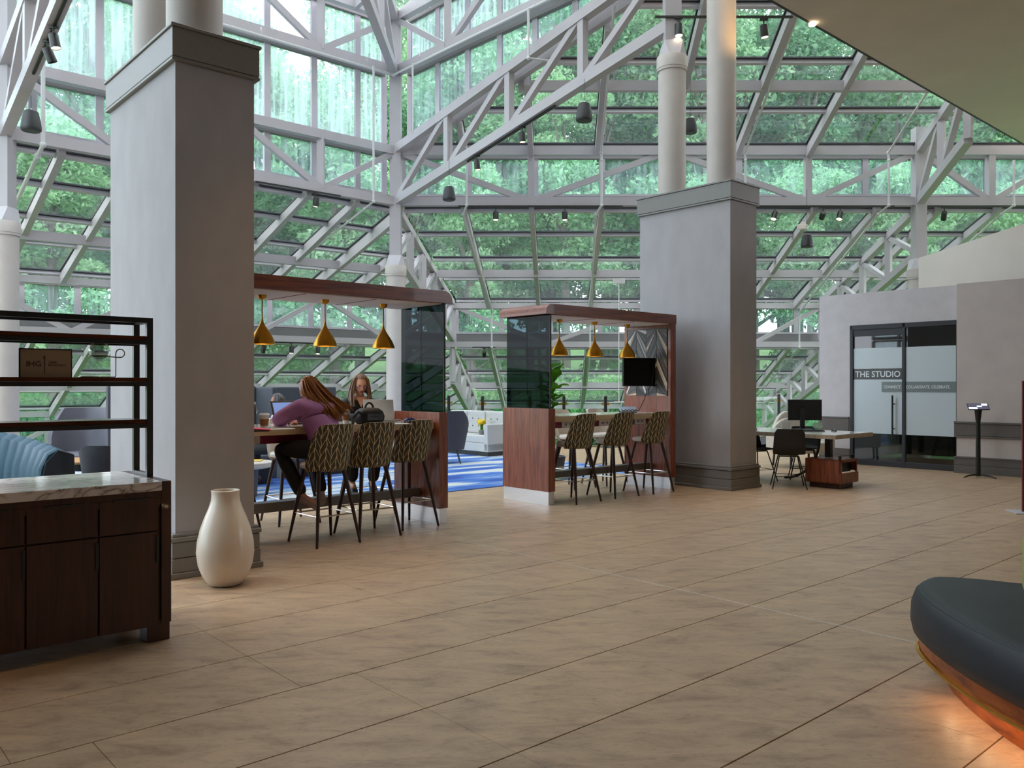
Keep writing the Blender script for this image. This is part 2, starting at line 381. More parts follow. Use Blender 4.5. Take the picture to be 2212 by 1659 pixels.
# ================================================================== STRUCTURE
C0 = V((-2.51, 18.0, 0)); CL = C0-RX*7.34; C1 = V((8.79, 18.0, 0))
C0b = V((-1.75, 24.5, 0)); C0c = V((-1.31, 31.0, 0))
DL = V((-.815, -.58, 0)).normalized(); DF = V((1, 0, 0)); UW = V((.681, -.732, 0)).normalized()
NL = V((-.643, .766, 0)).normalized(); NF = V((.056, 1, 0)).normalized()
Zv = V((0, 0, 1))
def inter(p, d, q, e):        # p + d*s meets q + e*t in plan -> s
    den = d.x*e.y-d.y*e.x; r = q-p
    return (r.x*e.y-r.y*e.x)/den
def clip(poly, hp, hd, sgn):
    out = []
    f = lambda a: sgn*(hd.x*(a.y-hp.y)-hd.y*(a.x-hp.x))
    for i, a in enumerate(poly):
        b = poly[(i+1) % len(poly)]; fa, fb = f(a), f(b)
        if fa >= 0: out.append(a)
        if (fa >= 0) != (fb >= 0): out.append(a+(b-a)*(fa/(fa-fb)))
    return out
def clipseg(a, b, hp, hd, sgn):
    f = lambda p: sgn*(hd.x*(p.y-hp.y)-hd.y*(p.x-hp.x)); fa, fb = f(a), f(b)
    if fa < 0 and fb < 0: return None
    if fa >= 0 and fb >= 0: return a, b
    m = a+(b-a)*(fa/(fa-fb)); return (a, m) if fa >= 0 else (m, b)
wn = [0]
def window():
    wn[0] += 1; return 'window_%d' % wn[0]

def slope(A0, AD, zA, B0, BD, zB, n, params, rows, hip, purlin=None, rafter=(.11, .20), mask=None):
    root = struct(window(), (B0.x, B0.y, zB))
    def P(b, f):
        B = B0+BD*b; s = inter(B, -n, A0, AD); A = B-n*s
        p = A+(B-A)*f; p = V((p.x, p.y, zA+(zB-zA)*f)); return p
    hp, hd, sg = hip
    nrm = (P(params[1], 0)-P(params[0], 0)).cross(P(params[0], 1)-P(params[0], 0)).normalized()
    if nrm.z < 0: nrm = -nrm
    gk = MB()
    for i in range(len(params)-1):
        for j in range(len(rows)-1):
            q = [P(params[i]+.04, rows[j]), P(params[i+1]-.04, rows[j]), P(params[i+1]-.04, rows[j+1]), P(params[i]+.04, rows[j+1])]
            q = clip(q, hp, hd, sg)
            if len(q) < 3: continue
            c = sum(q, V((0,0,0)))/len(q)
            if mask and not mask(c): continue
            MB().slab(q, nrm*.01).build('pane', g_slope, root, world=True)
    for b in params:
        sgm = clipseg(P(b, 0), P(b, 1), hp, hd, sg)
        if not sgm: continue
        a, e = sgm
        if mask and not mask((a+e)/2): continue
        top_ = (a-P(b, 0)).length < .01 and not mask
        a_ = a+(a-e).normalized()*(.25 if top_ else 0)
        MB().beam(a_-nrm*(.07 if top_ else .19), e-nrm*.19, rafter[0], rafter[1]).build('rafter', m_steel, root, world=True)
        MB().beam(a-nrm*.045, e-nrm*.045, .06, .07).build('mullion', m_mull, root, world=True)
        gk.beam(a+nrm*.0, e+nrm*.0, .13, .035)
    for f in rows:
        sgm = clipseg(P(params[0], f), P(params[-1], f), hp, hd, sg)
        if not sgm: continue
        a, e = sgm
        MB().beam(a-nrm*.05, e-nrm*.05, .075, .075, up=nrm).build('glazing_bar', m_mull, root, world=True)
        gk.beam(a+nrm*.0, e+nrm*.0, .16, .035, up=nrm)
    gk.build('gasket', m_gasket, root, world=True)
    if purlin:
        sgm = clipseg(P(params[0], purlin), P(params[-1], purlin), hp, hd, sg)
        a, e = sgm
        MB().beam(a-nrm*.20, e-nrm*.20, .12, .19).build('purlin', m_steel, root, world=True)
    return P

def wallband(A0, AD, ts, z0, z1, out, sill, zfun=None, glassm=None):
    """vertical glazing on the line A0 + AD*t, out = outward offset vector"""
    root = struct(window(), (A0.x, A0.y, z0)); gm = glassm or g_vert; gk = MB()
    o = out
    zf = zfun or (lambda t: z0)
    sd = AD.cross(Zv)
    for i in range(len(ts)-1):
        a, b = A0+AD*(ts[i]+.035)+o, A0+AD*(ts[i+1]-.035)+o
        za, zb = zf(ts[i]+.035)+sill, zf(ts[i+1]-.035)+sill
        q = []
        if za < z1-.05 or zb < z1-.05:
            za, zb = min(za, z1-.02), min(zb, z1-.02)
            q = [V((a.x, a.y, za)), V((b.x, b.y, zb)), V((b.x, b.y, z1-.05)), V((a.x, a.y, z1-.05))]
            MB().slab(q, sd*.01).build('pane', gm, root, world=True)
            gk.beam(q[0], q[1], .05, .05); gk.beam(q[0], q[3], .05, .035, up=AD) if False else gk.beam(q[0], q[3], .035, .06, up=AD); gk.beam(q[1], q[2], .035, .06, up=AD)
    for t in ts:
        p = A0+AD*t+o
        if zf(t) < z1-.05:
            MB().beam((p.x, p.y, zf(t)), (p.x, p.y, z1), .06, .13, up=AD).build('mullion', m_mull, root, world=True)
    gk.build('gasket', m_gasket, root, world=True)
    a, b = A0+AD*ts[0]+o, A0+AD*ts[-1]+o
    if zfun is None:
        s = MB(); s.slab([V((a.x, a.y, z0)), V((b.x, b.y, z0)), V((b.x, b.y, z0+sill-.03)), V((a.x, a.y, z0+sill-.03))], sd*.09)
        s.build('window_sill', m_sill, root, world=True)
        MB().beam((a.x, a.y, z0+sill), (b.x, b.y, z0+sill), .12, .05).build('glazing_bar', m_mull, root, world=True)
    MB().beam((a.x, a.y, z1), (b.x, b.y, z1), .12, .07).build('window_head', m_sill, root, world=True)
    return root

def bandtruss(name, A0, AD, L, zb, zt, nodes_b, nodes_t, hb=.18, wb=.16, posts=()):
    root = struct(name, (A0.x, A0.y, zb))
    p = lambda t, z: V((A0.x+AD.x*t, A0.y+AD.y*t, z))
    MB().beam(p(0, zb), p(L, zb), wb, hb).build('bottom_chord', m_steel, root, world=True)
    MB().beam(p(0, zt), p(L, zt), wb, hb).build('top_chord', m_steel, root, world=True)
    seq = sorted([(t, zb) for t in nodes_b]+[(t, zt) for t in nodes_t])
    for (t1, z1), (t2, z2) in zip(seq, seq[1:]):
        MB().beam(p(t1, z1), p(t2, z2), .10, .12).build('diagonal_brace', m_steel, root, world=True)
    for t in posts:
        MB().beam(p(t, zb), p(t, zt), .14, .14).build('post', m_steel, root, world=True)
    return root
def truss(P, Q, b0, b1, t0, t1, n, flip=False, w=.16, h=.18):
    root = struct('steel_truss', (P.x, P.y, b0))
    pb = lambda k: V((P.x+(Q.x-P.x)*k/n, P.y+(Q.y-P.y)*k/n, b0+(b1-b0)*k/n))
    pt = lambda k: V((P.x+(Q.x-P.x)*k/n, P.y+(Q.y-P.y)*k/n, t0+(t1-t0)*k/n))
    MB().beam(pb(0), pb(n), w, h).build('bottom_chord', m_steel, root, world=True)
    MB().beam(pt(0), pt(n), w, h).build('top_chord', m_steel, root, world=True)
    for k in range(n+1):
        MB().beam(pb(k), pt(k), .13, .13, up=RX).build('post', m_steel, root, world=True)
    for k in range(n):
        a, b = (pb(k), pt(k+1)) if not flip else (pt(k), pb(k+1))
        MB().beam(a, b, .11, .11).build('diagonal_brace', m_steel, root, world=True)
    return root

BIG = V((100, -100, 0))
# --- front facet
FX = [.0, 1.47, 2.92, 4.39, 5.91, 7.40, 8.90, 10.17, 11.30, 12.85, 14.31, 15.8]
outF = V((0, .32, 0))
wallband(C0+V((.1,0,0)), DF, FX, 5.45, 6.45, outF, .16)
bandtruss('steel_truss', C0, DF, 15.8, 5.41, 6.50, [2.92, 8.90, 12.85], [0, 5.91, 11.30, 14.6], posts=[2.92, 8.9, 11.3, 12.85])
hip1 = (C0+V((.12, 0, 0)), C0b-C0, -1.0)
rows1 = [0, .215, .47, .70, 1.0]
slope(C0+outF, DF, 5.33, C0b, DF, 3.98, NF, [-.4, 1.06, 2.53, 4.05, 5.6, 7.15, 8.69, 10.05, 11.4, 12.68, 14.2, 15.7], rows1, hip1, .57)
FB = [0, 1.33, 2.8, 4.27, 5.8, 7.3, 8.8, 10.1, 11.4, 12.9, 14.4]
wallband(C0b+V((.1,0,0)), DF, FB, 2.70, 3.74, outF, .30)
bandtruss('steel_truss', C0b, DF, 14.4, 2.65, 3.78, [2.8, 8.8, 12.9], [0, 5.8, 10.9], .16, posts=[])
hip2 = (C0b+V((.12, 0, 0)), C0c-C0b, -1.0)
slope(C0b+outF, DF, 2.60, C0c, DF, .86, NF, [-.5, 1.0, 2.45, 3.9, 5.4, 6.87, 8.35, 9.85, 11.3, 12.8, 14.3, 15.8], [0, .16, .40, .72, 1.0], hip2, .55)
wallband(C0c+V((.1,0,0)), DF, [0, 1.6, 3.2, 4.8, 6.4, 8.0, 9.6, 11.2, 12.8, 14.4], -.50, .62, outF, .10)
bandtruss('steel_truss', C0c, DF, 14.4, -.46, .66, [3.2, 9.6], [0, 6.4, 12.8], .16, posts=[])
# --- left facet (follows the room's long axis)
outL = LX*.32
TLs = [.10, .764, 1.784, 2.804, 3.824, 4.844, 5.864, 6.884, 7.904, 8.924, 9.944, 10.96, 12.0]
wallband(C0, -RX, TLs, 5.45, 6.45, outL, .16)
bandtruss('steel_truss', C0, -RX, 12, 5.41, 6.50, [1.8, 5.5, 9.1], [0, 3.6, 7.34, 11], posts=[1.8, 5.5, 7.34])
hipL1 = (C0+V((-.12, 0, 0)), C0b-C0, 1.0)
slope(C0+outL, -RX, 5.33, C0b, DL, 3.98, NL, [.1+1.12*k for k in range(15)], rows1, hipL1, .57)
wallband(C0b-V((.1,0,0)), DL, [0]+[.75+1.12*k for k in range(14)], 2.70, 3.74, NL*.32, .30)
bandtruss('steel_truss', C0b, DL, 15.3, 2.65, 3.78, [2.0, 6.0, 10.0, 14.0], [0, 4.0, 8.0, 12.0], .16, posts=[4.0, 8, 12])
hipL2 = (C0b+V((-.12, 0, 0)), C0c-C0b, 1.0)
slope(C0b+NL*.32, DL, 2.60, C0c, DL, .86, NL, [.2+1.25*k for k in range(16)], [0, .2, .45, .72, 1.0], hipL2, .58)
wallband(C0c-V((.1,0,0)), DL, [0]+[.9+1.3*k for k in range(14)], -.50, .62, NL*.32, .10)
bandtruss('steel_truss', C0c, DL, 18, -.46, .66, [2.2, 6.6, 11, 15.4], [0, 4.4, 8.8, 13.2], .16, posts=[])
# --- upper box: left wall (room axis) and the wall that returns towards the second column
wallband(C0, -RX, TLs, 6.55, 8.20, outL, .12, glassm=g_upper)
wallband(C0, -RX, TLs, 8.24, 9.35, outL, .07, glassm=g_upper)
bandtruss('steel_truss', C0, -RX, 12, 8.22, 9.36, [1.8, 5.5, 9.1], [0, 3.6, 7.34, 11], posts=[1.8, 5.5, 7.34])
outU = V((UW.y, -UW.x, 0))
if outU.y < 0: outU = -outU
TU = [.1, 1.1, 2.07, 3.03, 4.0, 5.0, 6.0, 7.1, 8.2, 9.3]
zval = lambda t: 6.62+.193*t
wallband(C0, UW, TU, 6.6, 8.20, outU*.3, .10, zfun=zval)
wallband(C0, UW, TU, 8.24, 9.35, outU*.3, .07, glassm=g_upper)
bandtruss('steel_truss', C0, UW, 9.3, 8.22, 9.36, [1.8, 5.5, 9.1], [0, 3.6, 7.3], posts=[1.8, 5.5, 7.3])
vb = struct('trim_1', (C0.x, C0.y, 6.6))
MB().beam(C0+outU*.25+Zv*6.62, C0+UW*9.3+outU*.25+Zv*(6.62+.193*9.3), .12, .36).build('valley_beam', m_steel, vb, world=True)
# --- upper front slope rising back over the room
hipU = (C0+outU*.35, UW, 1.0)
CEILZ, CEILL = 6.2, 5.54
A_up = V((-2.51, 7.0, 0)); zup = 6.64+.264*(18-7.0)
slope(A_up, DF, zup, C0, DF, 6.64, NF, [0, 1.5, 2.92, 4.35, 5.88, 7.36, 8.9, 10.1, 11.35, 12.8, 14.3, 15.8], [0, .11, .22, .337, .48, .615, .745, .882, 1.0], hipU, .79,
      mask=lambda c: c.dot(LX) > CEILL+.1)
# --- roof over the upper box
rootr = struct(window(), (C0.x, C0.y, 9.5))
def rp(r, l): return C0-RX*r-LX*l+Zv*(9.5+.16*l)
for i in range(-6, 13):
    for j in range(6):
        q = [rp(i*1.02+.04, j*1.75+.04), rp((i+1)*1.02-.04, j*1.75+.04), rp((i+1)*1.02-.04, (j+1)*1.75-.04), rp(i*1.02+.04, (j+1)*1.75-.04)]
        q = clip(q, C0+outU*.1, UW, -1.0)
        if len(q) > 2: MB().slab(q, (0, 0, .01)).build('pane', g_slope, rootr, world=True)
    sg = clipseg(rp(i*1.02, 0), rp(i*1.02, 10.5), C0+outU*.1, UW, -1.0)
    if sg: MB().beam(sg[0]-Zv*.15, sg[1]-Zv*.15, .09, .22).build('rafter', m_steel, rootr, world=True)
for j in range(7):
    sg = clipseg(rp(-6, j*1.75), rp(12.5, j*1.75), C0+outU*.1, UW, -1.0)
    if sg: MB().beam(sg[0]-Zv*.05, sg[1]-Zv*.05, .08, .09).build('glazing_bar', m_mull, rootr, world=True)

# --- big trusses
COL2R = V((2.41, 12.55, 0)); COL1R = V((-3.11, 7.35, 0))
truss(C0, COL2R, 5.41, 6.88, 6.52, 7.98, 4)
truss(CL, COL1R, 5.41, 6.88, 6.52, 7.98, 4)
truss(C1, C1+V((-.44, -2.75, 0)), 5.41, 5.96, 6.52, 7.08, 2)
truss(C0, C0b, 4.30, 2.80, 5.30, 3.86, 5, w=.14, h=.15)
truss(C1, C1+V((.3, 6.5, 0)), 4.30, 2.80, 5.30, 3.86, 4, w=.14, h=.16)
truss(C0b, C0c, 1.55, -.10, 2.52, .78, 5, w=.13, h=.15)
truss(C1+V((.3, 6.5, 0)), C1+V((.6, 13, 0)), 1.55, -.10, 2.52, .78, 4, w=.13, h=.16)
truss(C0, C0+V((-.3, -9.0, 0)), 8.15, 8.9, 9.35, 10.2, 5)
# --- round columns with caps and the steel posts they carry
def round_column(loc, z0, z1, r=.205, cap=True, post=None, lab=None):
    root = struct('round_column', (loc.x, loc.y, z0))
    MB().lathe([(r, 0), (r, z1-z0)], n=40).build('shaft', m_concrete, root, smooth=True)
    if cap:
        h = z1-z0
        MB().lathe([(r*1.0, h-.02), (r*1.09, h-.02), (r*1.09, h+.02), (r*1.12, h+.02), (r*1.12, h+.19), (r*1.08, h+.20)], n=40).build('cap_ring', m_concrete, root, smooth=True)
        mb = MB(); n = 8; a = r*1.08
        lo = [(a*math.cos(2*PI*(k+.5)/8), a*math.sin(2*PI*(k+.5)/8), h+.2) for k in range(8)]
        hi = [(.62*a*(1 if math.cos(2*PI*(k+.5)/8) > 0 else -1), .62*a*(1 if math.sin(2*PI*(k+.5)/8) > 0 else -1), h+.42) for k in range(8)]
        mb.add(lo+hi, [(k, (k+1) % 8, 8+(k+1) % 8, 8+k) for k in range(8)]+[tuple(range(15, 7, -1))]).build('cap_cone', m_mull, root)
    if post:
        MB().box((0, 0, (z1+.42+post)/2-z0), (.24, .24, post-z1-.42)).build('steel_post', m_steel, root)
    return root
for (p, z1, post) in ((C0, 3.82, 9.5), (CL, 3.82, 9.5), (C1, 3.75, 7.0)):
    round_column(p, -1.0, z1, .205 if p is not C1 else .22, True, post)
round_column(COL2R, 4.15, 6.18, .205, True, 9.5)
round_column(COL1R, 4.15, 6.18, .215, True, 9.5)
round_column(V((2.99, 11.9, 0)), 4.15, 8.5, .205, False)
round_column(V((-2.56, 6.72, 0)), 4.15, 8.5, .215, False)

# --- the two square columns (wallcovering, base mouldings, cap mouldings)
def square_column(corner, wR, wL, H, trimz):
    root = struct('square_column', (corner.x, corner.y, 0), ANG)
    i = .035
    MB().b2((i, i, 0), (wR-i, wL-i, H)).build('shaft', m_fabricwall, root)
    def ring(z0, z1, o, name='moulding', m=m_coltrim):
        MB().b2((i-o, i-o, z0), (wR-i+o, wL-i+o, z1)).build(name, m, root, bevel=.004)
    ring(0, .045, .055); ring(.045, .15, .038); ring(.155, .27, .034); ring(.275, .31, .045); ring(.31, .335, .028)
    ring(H-.27, H-.245, .035); ring(H-.24, H-.02, .032, 'cap_band'); ring(H-.02, H+.005, .045)
    return root
square_column(V((-2.528, 6.20, 0)), .69, 1.66, 4.15, 0)
square_column(V((2.996, 11.40, 0)), .72, 1.66, 4.27, 0)

# --- ceiling over the lobby side, fascia, walls that close the room
def rl(r, l, z=0): return RX*r+LX*l+Zv*z
cl = struct('ceiling', rl(0, 0, CEILZ))
MB().slab([rl(-14, -9, CEILZ+.15), rl(22, -9, CEILZ+.15), rl(22, CEILL, CEILZ+.15), rl(-14, CEILL, CEILZ+.15)], (0, 0, .3)).build('soffit', m_ceil, cl, world=True)
MB().slab([rl(-14, CEILL-.15, CEILZ+.3), rl(22, CEILL-.15, CEILZ+.3), rl(22, CEILL-.15, 11.8), rl(-14, CEILL-.15, 11.8)], LX*.2).build('fascia', m_ceil, cl, world=True)
MB().beam(rl(-14, CEILL+.02, CEILZ+.01), rl(22, CEILL+.02, CEILZ+.01), .03, .03).build('edge_bead', m_gasket, cl, world=True)
for (x, y) in DOWN:  # fixtures for the added lobby downlights and the accent lights
    MB().lathe([(.001, CEILZ-.015), (.10, CEILZ-.015)], (x, y, 0), 20).build('downlight_lens', m_bulb2, cl, world=True)
    MB().lathe([(.10, CEILZ-.04), (.13, CEILZ-.04), (.13, CEILZ), (.10, CEILZ)], (x, y, 0), 20).build('downlight_ring', m_outlet, cl, world=True)
wb = struct('wall_back', rl(0, -9))
MB().slab([rl(-14, -9, 0), rl(16, -9, 0), rl(16, -9, CEILZ), rl(-14, -9, CEILZ)], LX*.2).build('wall_panel', m_darkwall, wb, world=True)
wl = struct('wall_left', rl(-3.4, 0))  # unseen wall, set close in to cut side light in the lobby
MB().slab([rl(-3.4, -9, 0), rl(-3.4, 7, 0), rl(-3.4, 7, 12), rl(-3.4, -9, 12)], RX*.2).build('wall_panel', m_darkwall, wl, world=True)
wallband(rl(-3.4, 7.1), LX, [.1+1.02*k for k in range(9)], .0, 3.2, RX*0, .12)
wallband(rl(-3.4, 7.1), LX, [.1+1.02*k for k in range(9)], 3.25, 6.4, RX*0, .10)
wallband(rl(-3.4, 7.1), LX, [.1+1.02*k for k in range(9)], 6.5, 9.4, RX*0, .10)

# --- studio wall
SA = math.radians(-48.3); SW = V((5.83, 15.80, 0))
ws = struct('wall_studio', SW, SA); ZT = 3.13
MB().b2((0, 0, 0), (.60, .2, ZT)).build('wall_panel', m_studio, ws)
MB().b2((.60, 0, 2.545), (2.60, .2, ZT)).build('wall_panel', m_studio, ws)
MB().b2((0, .2, 0), (.2, 3.0, ZT)).build('wall_panel', m_studio, ws)
for (a, b, z0, z1, o) in ((0, .585, .62, .84, .02), (0, .585, .84, .865, .035), (0, .585, .595, .62, .03), (0, .6, 0, .16, .025), (0, .6, .165, .28, .02)):
    MB().b2((a-.0, -o, z0), (b, .0, z1)).build('wall_rail', m_railtrim, ws, bevel=.003)
wr = struct('wall_right', SW, SA)
MB().b2((2.50, -.15, 0), (14, .15, ZT)).build('wall_panel', m_wallR, wr)
for (z0, z1, o) in ((.62, .82, .03), (.82, .85, .05), (.59, .615, .04), (0, .015, .05), (.015, .13, .035), (.135, .25, .032), (.25, .275, .045)):
    MB().b2((2.47, -.15-o, z0), (14, -.15, z1)).build('wall_rail', m_railtrim, wr, bevel=.003)
MB().b2((2.5, .15, ZT-.02), (14, .5, ZT)).build('wall_top', m_wallR, wr)
wu = struct('wall_right_upper', (7.87, 16, 3))
MB().slab([V((7.87, 15.95, 2.9)), V((8.46, 13.55, 2.9)), V((8.46, 13.55, 4.09)), V((7.87, 15.95, 3.88))], (.2, .05, 0)).slab([V((8.46, 13.55, 2.9)), V((12.2, 9.4, 2.9)), V((12.2, 9.4, 4.6)), V((8.46, 13.55, 4.09))], (.2, .15, 0)).build('wall_panel', m_cream, wu, world=True)
MB().b2((7.87, 15.9, 2.9), (11, 16.1, 3.88)).build('wall_panel', m_cream, wu, world=True)

def text_mesh(body, size, m, parent, loc, rot, name='lettering', ext=.0015, sx=1.0, align='LEFT', bold=0):
    cu = bpy.data.curves.new('lettering', 'FONT'); cu.body = body; cu.size = size; cu.extrude = ext; cu.align_x = align; cu.offset = bold; cu.resolution_u = 3
    tmp = bpy.data.objects.new('tmp_text', cu); C.objects.link(tmp)
    dg = bpy.context.evaluated_depsgraph_get(); me = bpy.data.meshes.new_from_object(tmp.evaluated_get(dg))
    bpy.data.objects.remove(tmp); me.materials.clear(); me.materials.append(m)
    me.name = name; o = bpy.data.objects.new(name, me); C.objects.link(o); o.parent = parent
    o.location = loc; o.rotation_euler = rot; o.scale = (sx, 1, 1); return o
m_white = M_('white_vinyl', (.80, .86, .9), .4, var=.01)
dr = struct('door_1', SW+V((math.cos(SA), math.sin(SA), 0))*.6, SA)
def D(x): return x-.6
for (x0, x1) in ((.60, .66), (1.545, 1.60), (2.44, 2.50)):
    MB().b2((D(x0), -.015, 0), (D(x1), .06, 2.54)).build('door_frame', m_alu, dr, bevel=.004)
MB().b2((0, -.015, 2.46), (1.9, .06, 2.545)).build('door_frame', m_alu, dr, bevel=.004)
MB().b2((0, -.01, 0), (1.9, .06, .10)).build('door_frame', m_alu, dr, bevel=.004)
MB().b2((D(.66), 0, 2.34), (D(1.545), .05, 2.46)).build('door_frame', m_alu, dr, bevel=.003)
MB().b2((D(1.47), .0, .1), (D(1.545), .04, .16)).build('door_frame', m_alu, dr, bevel=.003)
for (x0, x1, z1) in ((.66, 1.545, 2.34), (1.60, 2.44, 2.46)):
    MB().b2((D(x0), .022, .10), (D(x1), .032, z1)).build('pane', g_door, dr)
    for (za, zb) in ((1.75, 2.12), (.58, 1.55)) if x0 < 1 else ((.58, 2.12),):
        MB().b2((D(x0), .014, za), (D(x1), .020, zb)).build('frosted_film', m_frost, dr)
m_stripdk = M_('dark_film', (.035, .033, .028), .3)
MB().b2((D(.66), .014, 1.555), (D(1.545), .019, 1.745)).build('sign_strip', m_stripdk, dr)
MB().b2((D(1.18), .006, 1.33), (D(1.545), .012, 1.51)).build('sign_strip', m_frostdk, dr)
MB().b2((D(1.60), .006, 1.33), (D(2.44), .012, 1.51)).build('sign_strip', m_frostdk, dr)
R90 = (PI/2, 0, 0)
text_mesh('THE STUDIO', .150, m_white, dr, (D(.69), .013, 1.598), R90, bold=.0022, sx=.96)
text_mesh('CONNECT.', .072, m_white, dr, (D(1.215), .004, 1.395), R90, bold=.001, sx=.86)
text_mesh('COLLABORATE. CELEBRATE.', .072, m_white, dr, (D(1.607), .004, 1.395), R90, bold=.001, sx=.80)
MB().tube([(D(1.40), -.06, .48), (D(1.40), -.06, 1.27)], .016, 10).tube([(D(1.40), -.06, .68), (D(1.40), .02, .68)], .010, 8).tube([(D(1.40), -.06, 1.12), (D(1.40), .02, 1.12)], .010, 8).build('door_handle', m_blackplastic, dr, smooth=True)
# dim room behind the studio door
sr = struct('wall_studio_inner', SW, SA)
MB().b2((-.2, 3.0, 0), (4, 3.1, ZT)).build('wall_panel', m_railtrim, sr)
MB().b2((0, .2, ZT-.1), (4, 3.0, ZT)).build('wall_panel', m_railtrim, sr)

# --- floor: slab, tile grid following the room axis, metal strip
fl = struct('floor', (0, 0, 0))
edge = [rl(-12, -9), rl(17, -9), rl(17, 15.6), V((8.0, 24.6, 0)), V((2.8, 20.0, 0)), V((2.7, 19.7, 0)), V((-.7, 19.9, 0)), V((-1.4, 21.1, 0)), rl(-12, 16.85)]
MB().prism([(p.x, p.y) for p in edge], -.25, -.012).build('floor_slab', m_gasket, fl)
MB().beam(V((2.7, 19.75, -.03)), V((-.7, 19.95, -.03)), .06, .10).beam(V((2.8, 20.05, -.03)), V((8.0, 24.65, -.03)), .06, .10).beam(rl(-12, 16.87, -.03), V((-1.4, 21.12, -.03)), .06, .10).build('edge_nosing', m_tableedge, fl)
def inside(p, poly):
    r = False; n = len(poly)
    for i in range(n):
        a, b = poly[i], poly[(i+1) % n]
        if (a.y > p.y) != (b.y > p.y) and p.x < (b.x-a.x)*(p.y-a.y)/(b.y-a.y)+a.x: r = not r
    return r
tile_me = None; near = []
rnd = random.Random(3)
offs = {}
for k in range(-8, 29):
    off = rnd.choice([0, .61, .3, .9]) if k not in (2,) else .0
    if k == 2: off = 4.82-1.22*3-1.18+.0
    for j in range(-8, 14):
        r0 = off+j*1.22+.08; l0 = k*.61
        cs = [rl(r0, l0), rl(r0+1.22, l0), rl(r0+1.22, l0+.61), rl(r0, l0+.61)]
        c = rl(r0+.61, l0+.305)
        if not all(inside(q, edge) for q in cs): 
            if not inside(c, edge): continue
        d = c.y
        vis = d > 2.0 and abs(c.x) < .66*d+1.2
        near.append((0 if vis else 1, c.length, r0, l0))
near.sort()
tb = MB().b2((.001, .003, -.012), (1.219, .607, 0))
tile0 = tb.build('floor_tile', m_floor, fl, bevel=.0012)
tile0.location = rl(near[0][2], near[0][3]); tile0.rotation_euler = (0, 0, ANG)
for (_, _, r0, l0) in near[1:299]:
    o = bpy.data.objects.new('floor_tile', tile0.data); C.objects.link(o); o.parent = fl
    o.location = rl(r0, l0); o.rotation_euler = (0, 0, ANG)
rest = MB(); Mr = Matrix.Rotation(ANG, 3, 'Z')
for (_, _, r0, l0) in near[299:]:
    rest.box(rl(r0+.61, l0+.305, -.006), (1.217, .607, .012), Mr)
tag(rest.build('floor_tiles', m_floor, fl), kind='stuff')
ms = M_('zinc_strip', (.72, .72, .70), .4, .4)
MB().beam(rl(4.82, -1, .0003), rl(4.82, 6.2, .0003), .006, .002).build('metal_strip', ms, fl)
tf = struct('floor_terrace', (0, 22, -1))
MB().prism([(-24, 4), (-1.3, 20.9), (-.7, 19.7), (2.9, 19.4), (8.0, 24.3), (20, 12), (20, 31.2), (-1.3, 31.2), (-24, 15)], -1.2, -1.0).build('floor_slab', m_sill, tf)

# --- ground and woods outside
def dist(p):
    s = (p[0]+1.31)*(-.58)+(p[1]-31)*.815
    return max(p[1]-31.2, s)
def gz(x, y):
    d = dist((x, y)); return -1.05+.11*max(0, d-.5)+.15*math.sin(x*.5)*math.sin(y*.4)*min(1, max(0, d)/5)
gm = MB(); nx, ny = 60, 50
gv = [(-85+170*i/nx, -15+110*j/ny, gz(-85+170*i/nx, -15+110*j/ny)-(.2 if dist((-85+170*i/nx, -15+110*j/ny)) < 0 else 0)) for j in range(ny+1) for i in range(nx+1)]
gm.add(gv, [(j*(nx+1)+i, j*(nx+1)+i+1, (j+1)*(nx+1)+i+1, (j+1)*(nx+1)+i) for j in range(ny) for i in range(nx)])
go = gm.build('ground', m_ground, smooth=True); tag(go, kind='structure')

def leaf_cloud(blobs, n, smin, smax, seed, squash=.75):
    R = random.Random(seed); vs_ = []; fs = []
    for (c, r) in blobs:
        for _ in range(n):
            while True:
                p = V((R.uniform(-1, 1), R.uniform(-1, 1), R.uniform(-1, 1)))
                if .25 < p.length < 1: break
            q = V(c)+V((p.x*r, p.y*r, p.z*r*squash))
            s = R.uniform(smin, smax)
            nrm = V((R.gauss(0, 1), R.gauss(0, 1), R.gauss(.6, 1))).normalized()
            a = nrm.orthogonal().normalized(); a = Matrix.Rotation(R.uniform(0, 6.28), 3, nrm) @ a; b = nrm.cross(a)
            k = len(vs_)
            vs_ += [q-a*s, q-b*s*.45+nrm*s*.12, q+a*s, q+b*s*.45+nrm*s*.12]; fs.append((k, k+1, k+2, k+3))
    return vs_, fs
def make_tree(seed, H, R0, nb, n, smin, smax):
    R = random.Random(seed); root = thing('tree', 'tall leafy tree growing on the slope outside the glass', 'tree', group='trees outside the glass')
    tr = MB(); tr.tube([(0, 0, -.6), (.1, 0, H*.3), (R.uniform(-.4, .4), R.uniform(-.3, .3), H*.62), (R.uniform(-.5, .5), 0, H*.92)], [.30, .24, .16, .05], 8)
    blobs = []
    for i in range(nb):
        t = R.uniform(.12, 1); a = R.uniform(0, 6.28); rr = R0*(1-.55*t)*R.uniform(.35, 1.0)
        c = (math.cos(a)*rr, math.sin(a)*rr, H*(.16+.84*t)); blobs.append((c, R.uniform(.8, 1.5)*R0/3.6))
        if i % 3 == 0: tr.tube([(0, 0, c[2]*.72), (c[0]*.5, c[1]*.5, c[2]*.85), c], [.09, .06, .02], 5)
    tr.build('trunk', m_bark, root, smooth=True)
    vs_, fs = leaf_cloud(blobs, n, smin, smax, seed)
    tag(MB().add(vs_, fs).build('foliage', m_leafA, root), kind='stuff')
    return root
